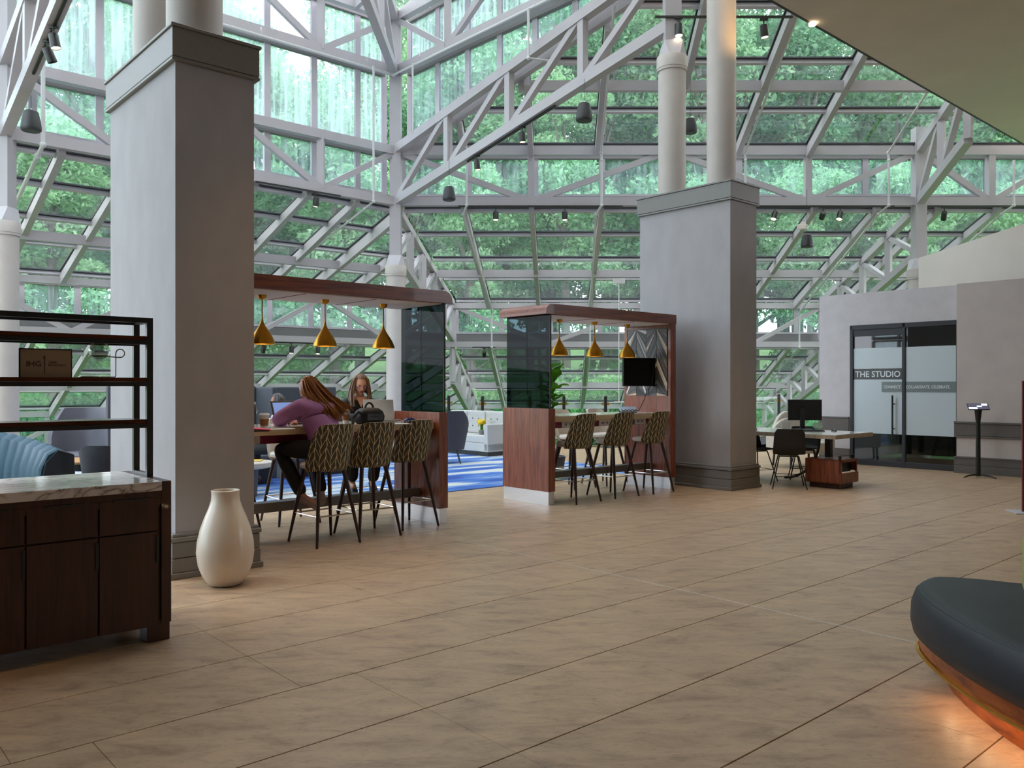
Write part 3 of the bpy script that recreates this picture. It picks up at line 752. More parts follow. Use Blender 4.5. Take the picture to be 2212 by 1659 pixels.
def make_shrub(seed, H, n):
    R = random.Random(seed); root = thing('shrub', 'bushy green shrub growing below the trees outside the glass', 'shrub', group='shrubs outside the glass')
    blobs = [((R.uniform(-1.1, 1.1), R.uniform(-.7, .7), R.uniform(.2, H)), R.uniform(.5, .9)) for _ in range(9)]
    vs_, fs = leaf_cloud(blobs, n, .07, .15, seed, .8)
    tag(MB().add(vs_, fs).build('foliage', m_leafB, root), kind='stuff')
    st = MB()
    for (c, r) in blobs[:5]: st.tube([(0, 0, -.3), (c[0]*.6, c[1]*.6, c[2]*.6), c], [.03, .02, .008], 5)
    st.build('stem', m_bark, root); return root
protoT = [make_tree(11, 17, 3.6, 50, 300, .09, .2), make_tree(12, 14, 3.2, 44, 320, .09, .19), make_tree(13, 21, 4.2, 56, 280, .10, .22)]
protoS = [make_shrub(21, 1.6, 330), make_shrub(22, 2.4, 330)]
used = set()
R = random.Random(5)
REG = [(230, 'left of the near square column'), (560, 'behind the near square column'), (860, 'above the occupied booth'), (1090, 'above the gap between the booths'),
       (1380, 'above the empty booth'), (1640, 'behind the far square column'), (1790, 'above the stone desk'), (2000, 'above the studio door'), (9999, 'over the cream wall at the far right')]
def put(proto, key, x, y, sc, rank=None):
    if key not in used: used.add(key); o = proto
    else: o = copy_tree(proto)
    px_ = CX+x/y*F_PX; reg = next(t for lim, t in REG if px_ < lim)
    if px_ < -20 or px_ > 2230: reg = 'just outside the frame, '+('left' if px_ < 0 else 'right')+' side'
    kind_ = {('T', 0): 'tall leafy tree', ('T', 1): 'shorter leafy tree', ('T', 2): 'tallest leafy tree', ('S', 0): 'low leafy shrub', ('S', 1): 'tall leafy shrub'}[key]
    o['label'] = '%s outside, %s, in the %s row' % (kind_, reg, rank)
    o.location = (x, y, gz(x, y)); o.rotation_euler = (0, 0, R.uniform(0, 6.28)); o.scale = (sc, sc, sc*R.uniform(.9, 1.1))
for (dd, step, jit) in ((5.5, 5.0, 1.2), (10, 5.2, 1.6), (15, 5.4, 2), (21, 5.6, 2.2), (29, 6.5, 2.5)):
    pxs = -260
    while pxs < 2500:
        r = (pxs-CX)/F_PX
        # find depth with dist = dd along this ray
        lo, hi = 5, 120
        for _ in range(40):
            mid = (lo+hi)/2
            if dist((r*mid, mid)) < dd: lo = mid
            else: hi = mid
        y = lo+R.uniform(-jit, jit); x = r*y
        k = R.choice([0, 1, 2]) if dd > 7 else R.choice([0, 1, 1])
        sc = R.uniform(.8, 1.08)*(1.2 if dd > 12 else (1.0 if dd > 7 else .8))*(1.18 if x > 0 and dd > 7 else 1)
        put(protoT[k], ('T', k), x, y, sc, {5.5: 'nearest', 10: 'second', 15: 'third', 21: 'fourth', 29: 'farthest'}[dd])
        pxs += step/lo*F_PX*R.uniform(.85, 1.15)
for (dd, step) in ((1.6, 1.9), (3.0, 2.2), (6.5, 2.9), (11, 3.6)):
    pxs = -120
    while pxs < 2350:
        r = (pxs-CX)/F_PX; lo, hi = 5, 90
        for _ in range(36):
            mid = (lo+hi)/2
            if dist((r*mid, mid)) < dd: lo = mid
            else: hi = mid
        k = R.choice([0, 1]) if dd > 2 else 0
        put(protoS[k], ('S', k), r*lo, lo+R.uniform(-.4, .4), R.uniform(.7, 1.0)*(1 if dd > 2 else .55)*(1.3 if dd > 6 else 1), {1.6: 'first', 3.0: 'second', 6.5: 'third', 11: 'last'}[dd])
        pxs += step/lo*F_PX*R.uniform(.8, 1.15)
# ================================================================== FURNITURE AND THINGS
def rot2(p, a): return V((p[0]*math.cos(a)-p[1]*math.sin(a), p[0]*math.sin(a)+p[1]*math.cos(a), 0))
def loc_in(origin, x, y, z=0):    # point x along the room axis, y across it, from origin
    return V((origin.x, origin.y, 0))+RX*x+LX*y+Zv*z

# ---------- counter with marble top (left foreground)
CN = V((-1.947, 4.763, 0))       # near right foot
cab = thing('sideboard', 'long dark mahogany sideboard with a veined marble top in front of the square column', 'sideboard', CN, ANG)
CW = 3.3; CD = .74; ZC = .865
MB().b2((-.055, 0, .10), (0, CD, .905)).build('end_panel', m_cab, cab, bevel=.002)
MB().b2((-CW, .02, .09), (-.055, CD, ZC)).build('body', m_cab, cab)
MB().b2((-CW, -.0, ZC-.085), (-.056, .02, ZC-.012)).build('top_rail', m_cab, cab)
for fx in (-.13, -CW+.05):
    for fy in (.01, CD-.14): MB().b2((fx, fy, 0), (fx+.125, fy+.13, .125)).build('foot', m_cab, cab, bevel=.003)
xs = [-.085, -.775, -1.39, -2.02, -2.64, -3.26]
xs = [-.07]+[-.386-.349*i for i in range(9)]
for i in range(9):
    a, b = xs[i+1]+.004, xs[i]-.004
    d = MB().b2((a, -.002, .63), (b, .018, .815)).build('drawer', m_cab, cab, bevel=.0015)
    mid = (a+b)/2+.01
    MB().b2((mid-.095, -.012, .808), (mid+.095, -.001, .819)).build('handle', m_black, d)
    e = MB().b2((a, -.002, .09), (b, .018, .622)).build('cabinet_door', m_cab, cab, bevel=.0015)
    MB().b2((b-.012, -.010, .45), (b+.002, -.001, .60)).build('handle', m_black, e)
MB().b2((-CW, -.012, ZC-.012), (-.056, CD+.01, .905)).build('marble_top', m_marble, cab, bevel=.003)
# ---------- open metal shelf standing on it
SH = CN+RX*(-.005)+LX*.29
sh = thing('display_shelf', 'open black metal shelf unit with walnut shelves standing on the marble sideboard', 'shelf', SH+Zv*.905, ANG)
def sb(a, b, n, m=m_black): MB().b2(a, b).build(n, m, sh)
zt = .945; W2 = 3.2; D2 = .27
for x in (-.035, -W2):
    for y in (0, D2-.03): sb((x, y, 0), (x+.035, y+.03, zt), 'upright')
    for z in (0, zt-.03, .80, .545, .297): sb((x, .03, z), (x+.03, D2-.03, z+.022), 'side_rail')
for y in (0, D2-.03): sb((-W2, y, zt-.03), (-.035, y+.028, zt), 'top_rail')
for z, in ((.812,), (.565,), (.318,)):
    MB().b2((-W2+.035, .002, z), (-.036, D2-.002, z+.024)).build('shelf_board', m_shelfwood, sh, bevel=.001)
    sb((-W2+.035, .0, z-.026), (-.035, .028, z-.001), 'shelf_rail'); sb((-W2+.035, D2-.03, z-.026), (-.035, D2-.002, z-.001), 'shelf_rail')
# sign on the middle shelf
zs = .905+.589
SG = SH+RX*(-.69)+LX*.07
m_gold = M_('champagne_card', s2l(186, 160, 132), .35, .35, var=.02)
m_ink = M_('dark_ink', s2l(70, 60, 54), .6)
sg = thing('table_sign', 'landscape acrylic table sign in a black frame on the middle shelf', 'sign', SG+Zv*zs, ANG+math.radians(-6))
k = .262
MB().b2((0, 0, .0), (k, .012, .160)).build('frame', m_black, sg, bevel=.002)
MB().b2((.008, -.003, .0), (k-.006, .001, .153)).build('card', m_gold, sg)
text_mesh('IHG', .042, m_ink, sg, (.034, -.0045, .060), R90, ext=.0008, sx=1.05, bold=.0004)
text_mesh('ONE', .017, m_ink, sg, (.142, -.0045, .078), R90, ext=.0008, sx=1.25)
text_mesh('REWARDS', .0155, m_ink, sg, (.142, -.0045, .062), R90, ext=.0008, sx=1.25)
MB().slab([V((.123, -.004, .020)), V((.1265, -.004, .020)), V((.1275, -.004, .125)), V((.120, -.004, .114)), V((.112, -.004, .103)), V((.1215, -.004, .108))], (0, -.001, 0)).build('emblem', m_ink, sg)
# glass globe on a wire stand
m_wire = M_('antique_brass_wire', s2l(120, 104, 78), .35, .9)
st = thing('globe_stand', 'bubble glass globe held by a bent brass wire stand on the middle shelf', 'candle holder', SH+RX*(-.27)+LX*.10+Zv*zs, ANG)
wr_ = [(-.055, 0, .004), (.085, 0, .004), (.09, 0, .012), (.09, 0, .10)]
lo = [(.09+.0, 0, .10+.03)]+[(.115-.025*math.cos(t), 0, .145+.025*math.sin(t)) for t in [0, .7, 1.4, 2.1, 2.8, 3.5, 4.2, 4.7]]+[(.075, 0, .122), (.057, 0, .124)]
MB().tube(wr_+lo, .0032, 8).build('wire', m_wire, st, smooth=True)
MB().tube([(-.055+.055*math.cos(a), .055*math.sin(a), .004) for a in [2*PI*k_/16 for k_ in range(17)]], .0032, 6).build('base_ring', m_wire, st, smooth=True)
MB().lathe([(.001, .098), (.024, .102), (.045, .118), (.057, .145), (.057, .165), (.047, .190), (.036, .203), (.034, .203), (.044, .188), (.053, .163), (.053, .145), (.041, .121), (.02, .107), (.001, .105)], (0, 0, 0), 28).build('globe', g_clear, st, smooth=True)
MB().tube([(.0565*math.cos(a), .0565*math.sin(a), .125) for a in [2*PI*k_/16 for k_ in range(17)]], .003, 6).build('holding_ring', m_wire, st, smooth=True)

# ---------- vase
vp = fp(487, 1262)
va = thing('floor_vase', 'tall cream ceramic floor vase with a short neck beside the square column', 'vase', vp)
va.scale = (.97, .97, .985)
MB().lathe([(.001, .004), (.10, .0), (.125, .012), (.165, .07), (.196, .15), (.2085, .24), (.203, .32), (.180, .42), (.150, .50), (.120, .57), (.104, .62), (.1, .66), (.1015, .688), (.1035, .695), (.099, .698), (.094, .690), (.093, .66), (.10, .60), (.13, .53), (.17, .40), (.19, .27), (.17, .12), (.1, .04), (.001, .03)], n=56).build('body', m_vase, va, smooth=True, angle=60)

# ---------- work booths (two)
BZ = 2.31; BW = 2.49; BD = .84
def booth(name_loc, glass_right, label):
    root = thing('work_booth', label, 'booth', name_loc, ANG)
    X = (lambda x: BW-x) if glass_right else (lambda x: x)     # x measured from the glass end
    def bx(a, b, n, m, **kw):
        return MB().b2((X(a[0]), a[1], a[2]), (X(b[0]), b[1], b[2])).build(n, m, root, **kw)
    # glass end: low walnut panel, steel kick, smoked glass screen
    bx((0, 0, .16), (.115, BD, 1.165), 'low_panel', m_walnut, bevel=.002)
    bx((.008, .01, 0), (.105, BD-.01, .16), 'kick_plate', m_kick)
    for (y0, y1) in ((.012, .42), (.424, .80)):
        bx((.035, y0, 1.165), (.047, y1, BZ), 'glass_screen', g_dark)
    bx((.030, .004, 1.165), (.052, .014, BZ), 'glass_edge', m_gasket)
    # media end: full height panel
    bx((BW-.12, 0, .16), (BW, BD, BZ), 'tall_panel', m_walnut, bevel=.002)
    bx((BW-.11, .01, 0), (BW-.01, BD-.01, .16), 'kick_plate', m_kick)
    # canopy with a rounded end
    prof = [(BW, BZ), (BW, BZ+.125)]
    for k_ in range(7):
        a = PI/2*k_/6; prof.append((-.05+.10-.10*math.sin(a), BZ+.025+.10*math.cos(a)))
    prof.append((-.05, BZ))
    y0, y1 = -.01, BD+.02
    vs_ = [(X(px), y0, pz) for px, pz in prof]+[(X(px), y1, pz) for px, pz in prof]; n = len(prof)
    MB().add(vs_, [tuple(range(n)), tuple(range(2*n-1, n-1, -1))]+[(i, n+i, n+(i+1) % n, (i+1) % n) for i in range(n)]).build('canopy', m_walnut_h, root, smooth=True)
    bx((.06, .03, BZ-.012), (BW-.12, BD-.03, BZ-.001), 'canopy_underside', m_cream)
    for a in (.86, 1.62):
        bx((a, .03, BZ-.016), (a+.008, BD-.03, BZ-.012), 'magenta_joint', m_magenta)
    # table
    t = bx((.115, .09, .995), (BW-.12, BD-.07, 1.062), 'table_edge', m_tableedge)
    bx((.115, .09, 1.062), (BW-.12, BD-.07, 1.066), 'tabletop', m_tabletop)
    bx((.115, .30, .905), (BW-.12, .55, .994), 'magenta_rail', m_magenta)
    for a in (.52, 1.22, 1.95):
        ob = bx((a, .292, .908), (a+.24, .299, .988), 'outlet_plate', m_outlet)
        for q in (.07, .16):
            MB().b2((X(a+q)-.012, .288, .935), (X(a+q)-.006, .2915, .96)).b2((X(a+q)+.006, .288, .935), (X(a+q)+.012, .2915, .96)).build('socket', m_black, ob)
    bx((.115, .33, .26), (BW-.12, .47, .35), 'foot_rail', m_kick if False else m_coltrim, bevel=.004)
    mb = MB().lathe([(.001, 0), (.028, 0), (.03, .008), (.001, .008)], n=20, M=Matrix.Rotation(-PI/2 if not glass_right else PI/2, 3, 'Y'))
    mb.v = [(a+X(BW-.125), b+.09, c+.80) for a, b, c in mb.v]; mb.build('cable_grommet', m_chrome, root, smooth=True)
    # chevron mosaic inset on the media panel
    x_f = BW-.128
    bx((x_f, .05, 1.30), (BW-.12, BD-.05, 2.25), 'mosaic_backing', m_black)
    mr = random.Random(9)
    cols = [M_('mosaic_a', s2l(40, 38, 36), .35), M_('mosaic_b', s2l(92, 88, 84), .35), M_('mosaic_c', s2l(146, 140, 132), .3), M_('mosaic_d', s2l(208, 182, 152), .35), M_('mosaic_e', s2l(222, 218, 210), .3), M_('mosaic_f', s2l(26, 24, 24), .4)]
    ncol = 4; cw = (BD-.10)/ncol; th = .125; rise = .36
    for j in range(ncol):
        ya = .05+j*cw; yb = ya+cw
        for i in range(-4, 10):
            for sub in (0, 1):
                z_l = 1.30+i*th+sub*th*.5; hh = th*.5
                up = (j % 2 == 0)
                za, zb = (z_l, z_l+rise) if up else (z_l+rise, z_l)
                q = [(ya+.003, za), (yb-.003, zb), (yb-.003, zb+hh-.006), (ya+.003, za+hh-.006)]
                if max(p[1] for p in q) > 2.248 or min(p[1] for p in q) < 1.302:
                    q = [(a, min(2.248, max(1.302, b))) for a, b in q]
                    if q[2][1]-q[1][1]+q[3][1]-q[0][1] < .012: continue
                x1, x0 = X(x_f), X(x_f-.004-.003*mr.random())
                v8 = [(x0, a, b) for a, b in q]+[(x1, a, b) for a, b in q]
                band = (i+sub) % 4
                m = cols[[0, 3, 5, 1][band] if mr.random() < .5 else mr.choice([0, 1, 2, 0, 4, 5])]
                MB().add(v8, [(0,1,2,3),(7,6,5,4),(0,4,5,1),(1,5,6,2),(2,6,7,3),(3,7,4,0)]).build('mosaic_tile', m, root)
    return root, X
B2 = V((.4406, 10.04, 0)); B1 = V((-.672, 8.76, 0))-RX*BW
booth1, X1 = booth(B1, True, 'walnut canopied work booth where two women sit, beside the near square column')
booth2, X2 = booth(B2, False, 'empty walnut canopied work booth with the chevron mosaic panel beside the far square column')

def tv(loc, rz, label, tilt=0):
    root = thing('television', label, 'television', loc, rz)
    # faces local -y
    MB().b2((-.32, -.02, -.20), (.32, .02, .20)).build('housing', m_blackplastic, root, bevel=.004)
    MB().b2((-.312, -.0225, -.185), (.312, -.0195, .193)).build('screen', m_screen, root)
    MB().b2((-.03, .02, -.05), (.03, .10, .05)).b2((-.06, .02, -.09), (.06, .035, .09)).build('bracket', m_black, root)
    MB().tube([(-.01, .08, 0), (.10, .24, 0)], .018, 8).build('mount_arm', m_black, root)
    return root
t2 = loc_in(B2, BW-.32, .34, 1.635)
tv(t2, math.radians(24), 'black wall mounted television in front of the chevron mosaic panel')
t1 = loc_in(B1, .30, .40, 1.64)
tv(t1, ANG+math.radians(60), 'black television on the media panel of the occupied booth, mostly behind the column')

# pendants
def pendant():
    root = thing('pendant_lamp', 'x', 'lamp', (0, 0, 0), 0, 'brass pendant lamps under the booth canopies')
    MB().lathe([(.001, .0), (.042, -.0), (.040, -.018), (.028, -.038), (.010, -.046), (.001, -.047)], n=28).build('ceiling_rose', m_brass, root, smooth=True)
    MB().tube([(0, 0, -.045), (0, 0, -.20)], .0055, 8).build('rod', m_brass, root, smooth=True)
    out = [(.006, -.185), (.008, -.22), (.014, -.255), (.030, -.29), (.060, -.335), (.092, -.385), (.112, -.43), (.120, -.462)]
    inn = [(r-.004, z) for r, z in reversed(out)]
    MB().lathe(out+inn, n=36).build('shade', m_brass, root, smooth=True, angle=60)
    MB().ball((0, 0, -.41), .034, 14, 8).build('bulb', m_bulb2, root, smooth=True)
    return root
pw = ['beside the square column in the occupied booth', 'in the middle of the occupied booth canopy', 'nearest the glass screen of the occupied booth']
pw2 = ['nearest the glass screen of the empty booth', 'in the middle of the empty booth canopy', 'in front of the mosaic panel of the empty booth']
pp = pendant(); firstp = True
for (B, lst, xx) in ((B1, pw, (.62, 1.28, 1.96)), (B2, pw2, (.60, 1.27, 1.94))):
    for k_, x in enumerate(xx):
        p = loc_in(B, x, .42, BZ-.012)
        lab = 'gold teardrop pendant lamp '+lst[k_]
        if firstp: pp.location = p; pp['label'] = lab; MATS_W[pp.name] = Matrix.Translation(p); firstp = False
        else: place_copy(pp, p, 0, lab)
        lamp('POINT', p+V((0, 0, -.44)), 5, (1.0, .74, .42), .03)

# ---------- bar stools
def stool(pattern=True):
    root = thing('bar_stool', 'x', 'stool', (0, 0, 0), 0)
    # seat (faces +y); shell wraps the back at -y
    sm = MB(); n = 28; pts = []
    for (r, z) in ((.02, .68), (.19, .685), (.215, .70), (.218, .725), (.20, .745), (.12, .752), (.001, .755)):
        for k_ in range(n):
            a = 2*PI*k_/n; x = r*math.cos(a)*1.0; y = r*math.sin(a)*.98+.015
            pts.append((x, y, z))
    fs = [(i*n+k_, i*n+(k_+1) % n, (i+1)*n+(k_+1) % n, (i+1)*n+k_) for i in range(6) for k_ in range(n)]
    sm.add(pts, fs); sm.build('seat', m_creamfab, root, smooth=True)
    def shell(off, mname, m, nu=24, nv=10):
        vs_, fs, uv = [], [], []
        for j in range(nv+1):
            v = j/nv
            for i in range(nu+1):
                u = -1+2*i/nu
                top = 1.10-.02*abs(u)**3-.30*max(0, abs(u)-.80)**1.5*2.6
                z = .665+(top-.665)*v
                half = math.radians(80-18*v)                    # wraps further at seat height
                if v > .85: half *= 1-.10*((v-.85)/.15)**2
                a = -PI/2+u*half
                r = (.232+off)*(1-.05*(1-v))
                if v < .12: r -= .03*(1-v/.12)**2
                lean = -.075*v
                vs_.append((r*math.cos(a)*1.0, r*math.sin(a)*(.92)+lean+.02, z))
                uv.append((u*half*.225+.5, z))
        for j in range(nv):
            for i in range(nu): fs.append((j*(nu+1)+i, j*(nu+1)+i+1, (j+1)*(nu+1)+i+1, (j+1)*(nu+1)+i))
        return vs_, fs, uv
    vo, fo, uo = shell(.012, '', None); vi, fi, ui = shell(-.022, '', None)
    o = MB().add(vo, fo).build('back_shell', m_stoolpat if pattern else m_creamfab, root, smooth=True, uv=uo)
    N = len(vo); nu, nv = 24, 10
    mb = MB().add(vi, [tuple(reversed(f)) for f in fi])
    base = len(mb.v); mb.v += vo
    rim = []
    for i in range(nu): rim.append((nv*(nu+1)+i, nv*(nu+1)+i+1, base+nv*(nu+1)+i+1, base+nv*(nu+1)+i)); rim.append((i+1, i, base+i, base+i+1))
    for j in range(nv): rim.append((j*(nu+1), (j+1)*(nu+1), base+(j+1)*(nu+1), base+j*(nu+1))); rim.append(((j+1)*(nu+1)+nu, j*(nu+1)+nu, base+j*(nu+1)+nu, base+(j+1)*(nu+1)+nu))
    mb.f += rim
    mb.build('back_cushion', m_creamfab, root, smooth=True)
    for sx in (-1, 1):
        for sy in (-1, 1):
            MB().tube([(sx*.125, sy*.12+.01, .69), (sx*.175, sy*.19+.01, .36), (sx*.225, sy*.255+.01, 0)], [.021, .018, .012], 10).build('leg', m_legwood, root, smooth=True)
    c = [(sx*.188, sy*.205+.01, .27) for sx, sy in ((-1, -1), (1, -1), (1, 1), (-1, 1), (-1, -1))]
    fr = MB()
    for a, b in zip(c, c[1:]): fr.tube([a, b], .0075, 8)
    fr.build('footrest', m_chrome, root, smooth=True)
    return root
ps = stool(); used_s = [False]
def put_stool(loc, rz, label, group):
    if not used_s[0]:
        used_s[0] = True; ps.location = loc; ps.rotation_euler = (0, 0, rz); ps['label'] = label; ps['group'] = group
        MATS_W[ps.name] = Matrix.Translation(V(loc)) @ Matrix.Rotation(rz, 4, 'Z'); return ps
    return place_copy(ps, loc, rz, label, group)
G1, G2 = 'leaf patterned bar stools at the occupied booth', 'leaf patterned bar stools at the empty booth'
put_stool((-1.73, 7.70, 0), ANG+.03, 'leaf patterned bar stool under the woman in the purple sweater', G1)
put_stool((-1.40, 8.09, 0), ANG-.05, 'leaf patterned bar stool in front of the black backpack', G1)
put_stool((-1.09, 8.62, 0), ANG+.02, 'leaf patterned bar stool nearest the end panel of the occupied booth', G1)
put_stool((.78, 10.42, 0), ANG+.02, 'leaf patterned bar stool nearest the glass end of the empty booth', G2)
put_stool((1.33, 10.94, 0), ANG-.03, 'leaf patterned bar stool in the middle of the near side of the empty booth', G2)
put_stool((1.87, 11.38, 0), ANG+.03, 'leaf patterned bar stool nearest the mosaic end of the empty booth', G2)
put_stool((-2.86, 8.36, 0), ANG+PI+.05, 'cream faced bar stool across the occupied booth, partly behind the column', G1)
put_stool((-2.36, 8.86, 0), ANG+PI-.08, 'cream faced bar stool across the table behind the open black laptop', G1)
put_stool((-1.66, 9.45, 0), ANG+PI, 'bar stool under the woman with glasses in the black jacket', G1)
put_stool((.84, 11.84, 0), ANG+PI+.04, 'cream faced bar stool across the empty booth, next to the fig plant', G2)
put_stool((1.36, 12.28, 0), ANG+PI-.03, 'cream faced bar stool across the middle of the empty booth', G2)

# ---------- railing at the floor edge
rail_pts = [rl(-5.5, 16.7), rl(-3.9, 16.7), rl(-2.2, 16.7), rl(-.6, 16.7), rl(1.2, 16.7), rl(2.9, 16.7), rl(4.9, 16.7), rl(6.8, 16.7), rl(9.0, 16.7), rl(10.9, 16.7), rl(12.75, 16.7), V((-.70, 19.8, 0)), V((.42, 19.65, 0)), V((1.22, 19.6, 0)), V((2.2, 19.6, 0)), rl(15.6, 13.15), rl(17.4, 13.15), rl(19.2, 13.15), rl(20.7, 13.15), rl(21.7, 13.15)]
rail_pts = rail_pts[:-5]+[V((3.2, 20.15, 0)), V((4.4, 21.2, 0)), V((5.5, 22.2, 0)), V((6.75, 23.3, 0)), V((7.75, 24.2, 0))]
ra = thing('glass_railing', 'frameless glass railing on black posts with gold clamps along the floor edge', 'railing', rail_pts[0])
for i, p in enumerate(rail_pts):
    o = MB().b2(p+V((-.035, -.035, 0)), p+V((.035, .035, 1.19))).b2(p+V((-.07, -.07, 0)), p+V((.07, .07, .012))).build('railing_post', m_black, ra, world=True, bevel=.003)
    MB().b2(p+V((-.085, -.02, .98)), p+V((.085, .02, 1.04))).b2(p+V((-.085, -.02, .18)), p+V((.085, .02, .24))).build('clamp', m_brassdk, o, world=True) if False else MB().b2(p+V((-.085, -.02, .98)), p+V((.085, .02, 1.04))).b2(p+V((-.085, -.02, .18)), p+V((.085, .02, .24))).build('clamp', m_brassdk, ra, world=True)
    if i+1 < len(rail_pts):
        q = rail_pts[i+1]; d = (q-p).normalized()
        a, b = p+d*.06, q-d*.06
        if (q-p).length < 3.2:
            MB().slab([a+Zv*.08, b+Zv*.08, b+Zv*1.12, a+Zv*1.12], d.cross(Zv)*.012).build('glass_panel', g_rail, ra, world=True)

# ---------- rug
rg = thing('area_rug', 'blue and cream streaked rug on the lounge floor behind the booths', 'rug', rl(2.6, 9.0), ANG)
MB().b2((0, 0, .0), (8.6, 6.2, .012)).build('pile', m_rug, rg, bevel=.003)

# ---------- lounge: teal channelled sofa
tl = thing('channel_sofa', 'curved teal leather sofa back with upright channels behind the sideboard', 'sofa', V((-4.9, 7.6, 0)), 0)
pth = []
p_end = at(146, 985, 7.4); p_end = V((p_end.x, p_end.y))
base_pts = [V((-4.20, 7.40)), V((-4.62, 7.75)), V((-5.12, 7.97)), V((-5.85, 8.02)), V((-6.65, 7.87))]
tops = []
def catm(P, t):
    n = len(P)-1; i = min(int(t*n), n-1); u = t*n-i
    p0, p1, p2, p3 = P[max(i-1, 0)], P[i], P[i+1], P[min(i+2, n)]
    return (p1*2+(p2-p0)*u+(p0*2-p1*5+p2*4-p3)*u*u+(p1*3-p0-p2*3+p3)*u**3)*.5
nch = 17
for c in range(nch):
    mb = MB(); rows = []
    for s_ in range(5):
        t = (c+s_/4)/nch; p = catm(base_pts, t); d = (catm(base_pts, min(1, t+.01))-catm(base_pts, max(0, t-.01))).normalized()
        nx_ = V((d.y, -d.x)); puff = .024*math.sin(PI*s_/4)
        ht = .86+.13*min(1, t*2.2)
        prof = [(.0+puff, .10), (.0+puff, .50), (-.02+puff, .70), (-.075, ht-.04+puff*.5), (-.15, ht+puff*.6), (-.24, ht-.03), (-.27, ht-.14), (-.28, .10)]
        if nx_.y > 0: nx_ = -nx_
        rows.append([(p.x+nx_.x*o, p.y+nx_.y*o, z) for o, z in prof])
    m8 = len(rows[0]); vs_ = [q for r_ in rows for q in r_]
    fs = [(i*m8+j, i*m8+j+1, (i+1)*m8+j+1, (i+1)*m8+j) for i in range(4) for j in range(m8-1)]
    fs += [tuple(range(m8)), tuple(range(5*m8-1, 4*m8-1, -1))]
    mb.add(vs_, fs).build('back_channel', m_teal, tl, world=True, smooth=True)
p0 = base_pts[0]
MB().slab([V((p0.x+.005, p0.y-.01, .1)), V((p0.x+.005, p0.y-.01, .52)), V((p0.x+.03, p0.y+.04, .76)), V((p0.x+.09, p0.y+.13, .87)), V((p0.x+.19, p0.y+.22, .82)), V((p0.x+.21, p0.y+.24, .1))], (.035, -.03, 0)).build('end_panel', m_leather, tl, world=True, bevel=.006)
MB().prism([(-4.26, 7.65), (-4.67, 8.0), (-5.17, 8.27), (-5.87, 8.34), (-6.67, 8.2), (-6.7, 8.8), (-5.6, 8.95), (-4.7, 8.7), (-4.05, 8.15)], .12, .44).build('seat', m_teal, tl, world=True, bevel=.03, seg=3)
MB().prism([(-4.26, 7.55), (-4.67, 7.92), (-5.17, 8.17), (-5.87, 8.22), (-6.6, 8.07), (-6.6, 8.6), (-5.6, 8.75), (-4.7, 8.5), (-4.1, 8.0)], 0, .12).build('plinth', m_black, tl, world=True)

# ---------- lounge chairs with winged shells
def shell_chair(label, loc, rz, mfab, mleg, H=.95, W=.40, seat_z=.42, group=None, wing=1.0):
    root = thing('lounge_chair', label, 'armchair', loc, rz, group)
    nu, nv = 22, 9; vo, vi = [], []
    for lst, off in ((vo, .0), (vi, -.05)):
        for j in range(nv+1):
            v = j/nv
            for i in range(nu+1):
                u = -1+2*i/nu; top = H-(H-.62)*max(0, abs(u)-.45)/.55*wing
                z = seat_z-.16+(top-seat_z+.16)*v; a = -PI/2+u*math.radians(105); r = (W+off)*(.80+.20*v)
                if off and v > .93: z -= .0
                lst.append((r*math.cos(a), r*math.sin(a)*.85-.10*v*max(0, 1-abs(u)*1.3)+.03, z))
    fs = []
    for j in range(nv):
        for i in range(nu): fs.append((j*(nu+1)+i, j*(nu+1)+i+1, (j+1)*(nu+1)+i+1, (j+1)*(nu+1)+i))
    mb = MB(); mb.add(vo, fs); b = len(vo); mb.v += vi; mb.f += [tuple(b+k_ for k_ in reversed(f)) for f in fs]
    for i in range(nu): mb.f += [(nv*(nu+1)+i, nv*(nu+1)+i+1, b+nv*(nu+1)+i+1, b+nv*(nu+1)+i), (i+1, i, b+i, b+i+1)]
    for j in range(nv): mb.f += [((j)*(nu+1), b+j*(nu+1), b+(j+1)*(nu+1), (j+1)*(nu+1)), ((j+1)*(nu+1)+nu, b+(j+1)*(nu+1)+nu, b+j*(nu+1)+nu, j*(nu+1)+nu)]
    mb.build('shell', mfab, root, smooth=True, angle=70)
    MB().lathe([(.001, seat_z-.16), (W*.74, seat_z-.15), (W*.80, seat_z-.05), (W*.79, seat_z), (W*.6, seat_z+.03), (.001, seat_z+.035)], (0, .05, 0), 28).build('seat_cushion', mfab, root, smooth=True)
    for sx in (-1, 1):
        for sy in (-1, 1): MB().tube([(sx*W*.45, sy*W*.42+.02, seat_z-.15), (sx*W*.62, sy*W*.62+.02, 0)], [.017, .011], 8).build('leg', mleg, root, smooth=True)
    return root
m_greyvel = M_('grey_velvet', s2l(104, 102, 112), .6, var=.1, scale=4)
m_tweed = M_('charcoal_tweed', s2l(78, 76, 82), .9, bump=.4, bscale=200, var=.25, scale=90)
shell_chair('high winged grey velvet armchair facing the room beyond the teal sofa', (-6.15, 11.9, 0), PI+.25, m_greyvel, m_black, 1.12, .42, .47)
shell_chair('small charcoal tweed chair at the round wooden table beside the column', (-4.32, 8.95, 0), math.radians(25), m_tweed, m_black, .82, .30, .45, wing=.6)
shell_chair('dark grey wingback armchair with its back turned, beside the pale sofa', (-1.22, 15.45, 0), math.radians(6), m_tweed, m_black, .98, .42, .42)
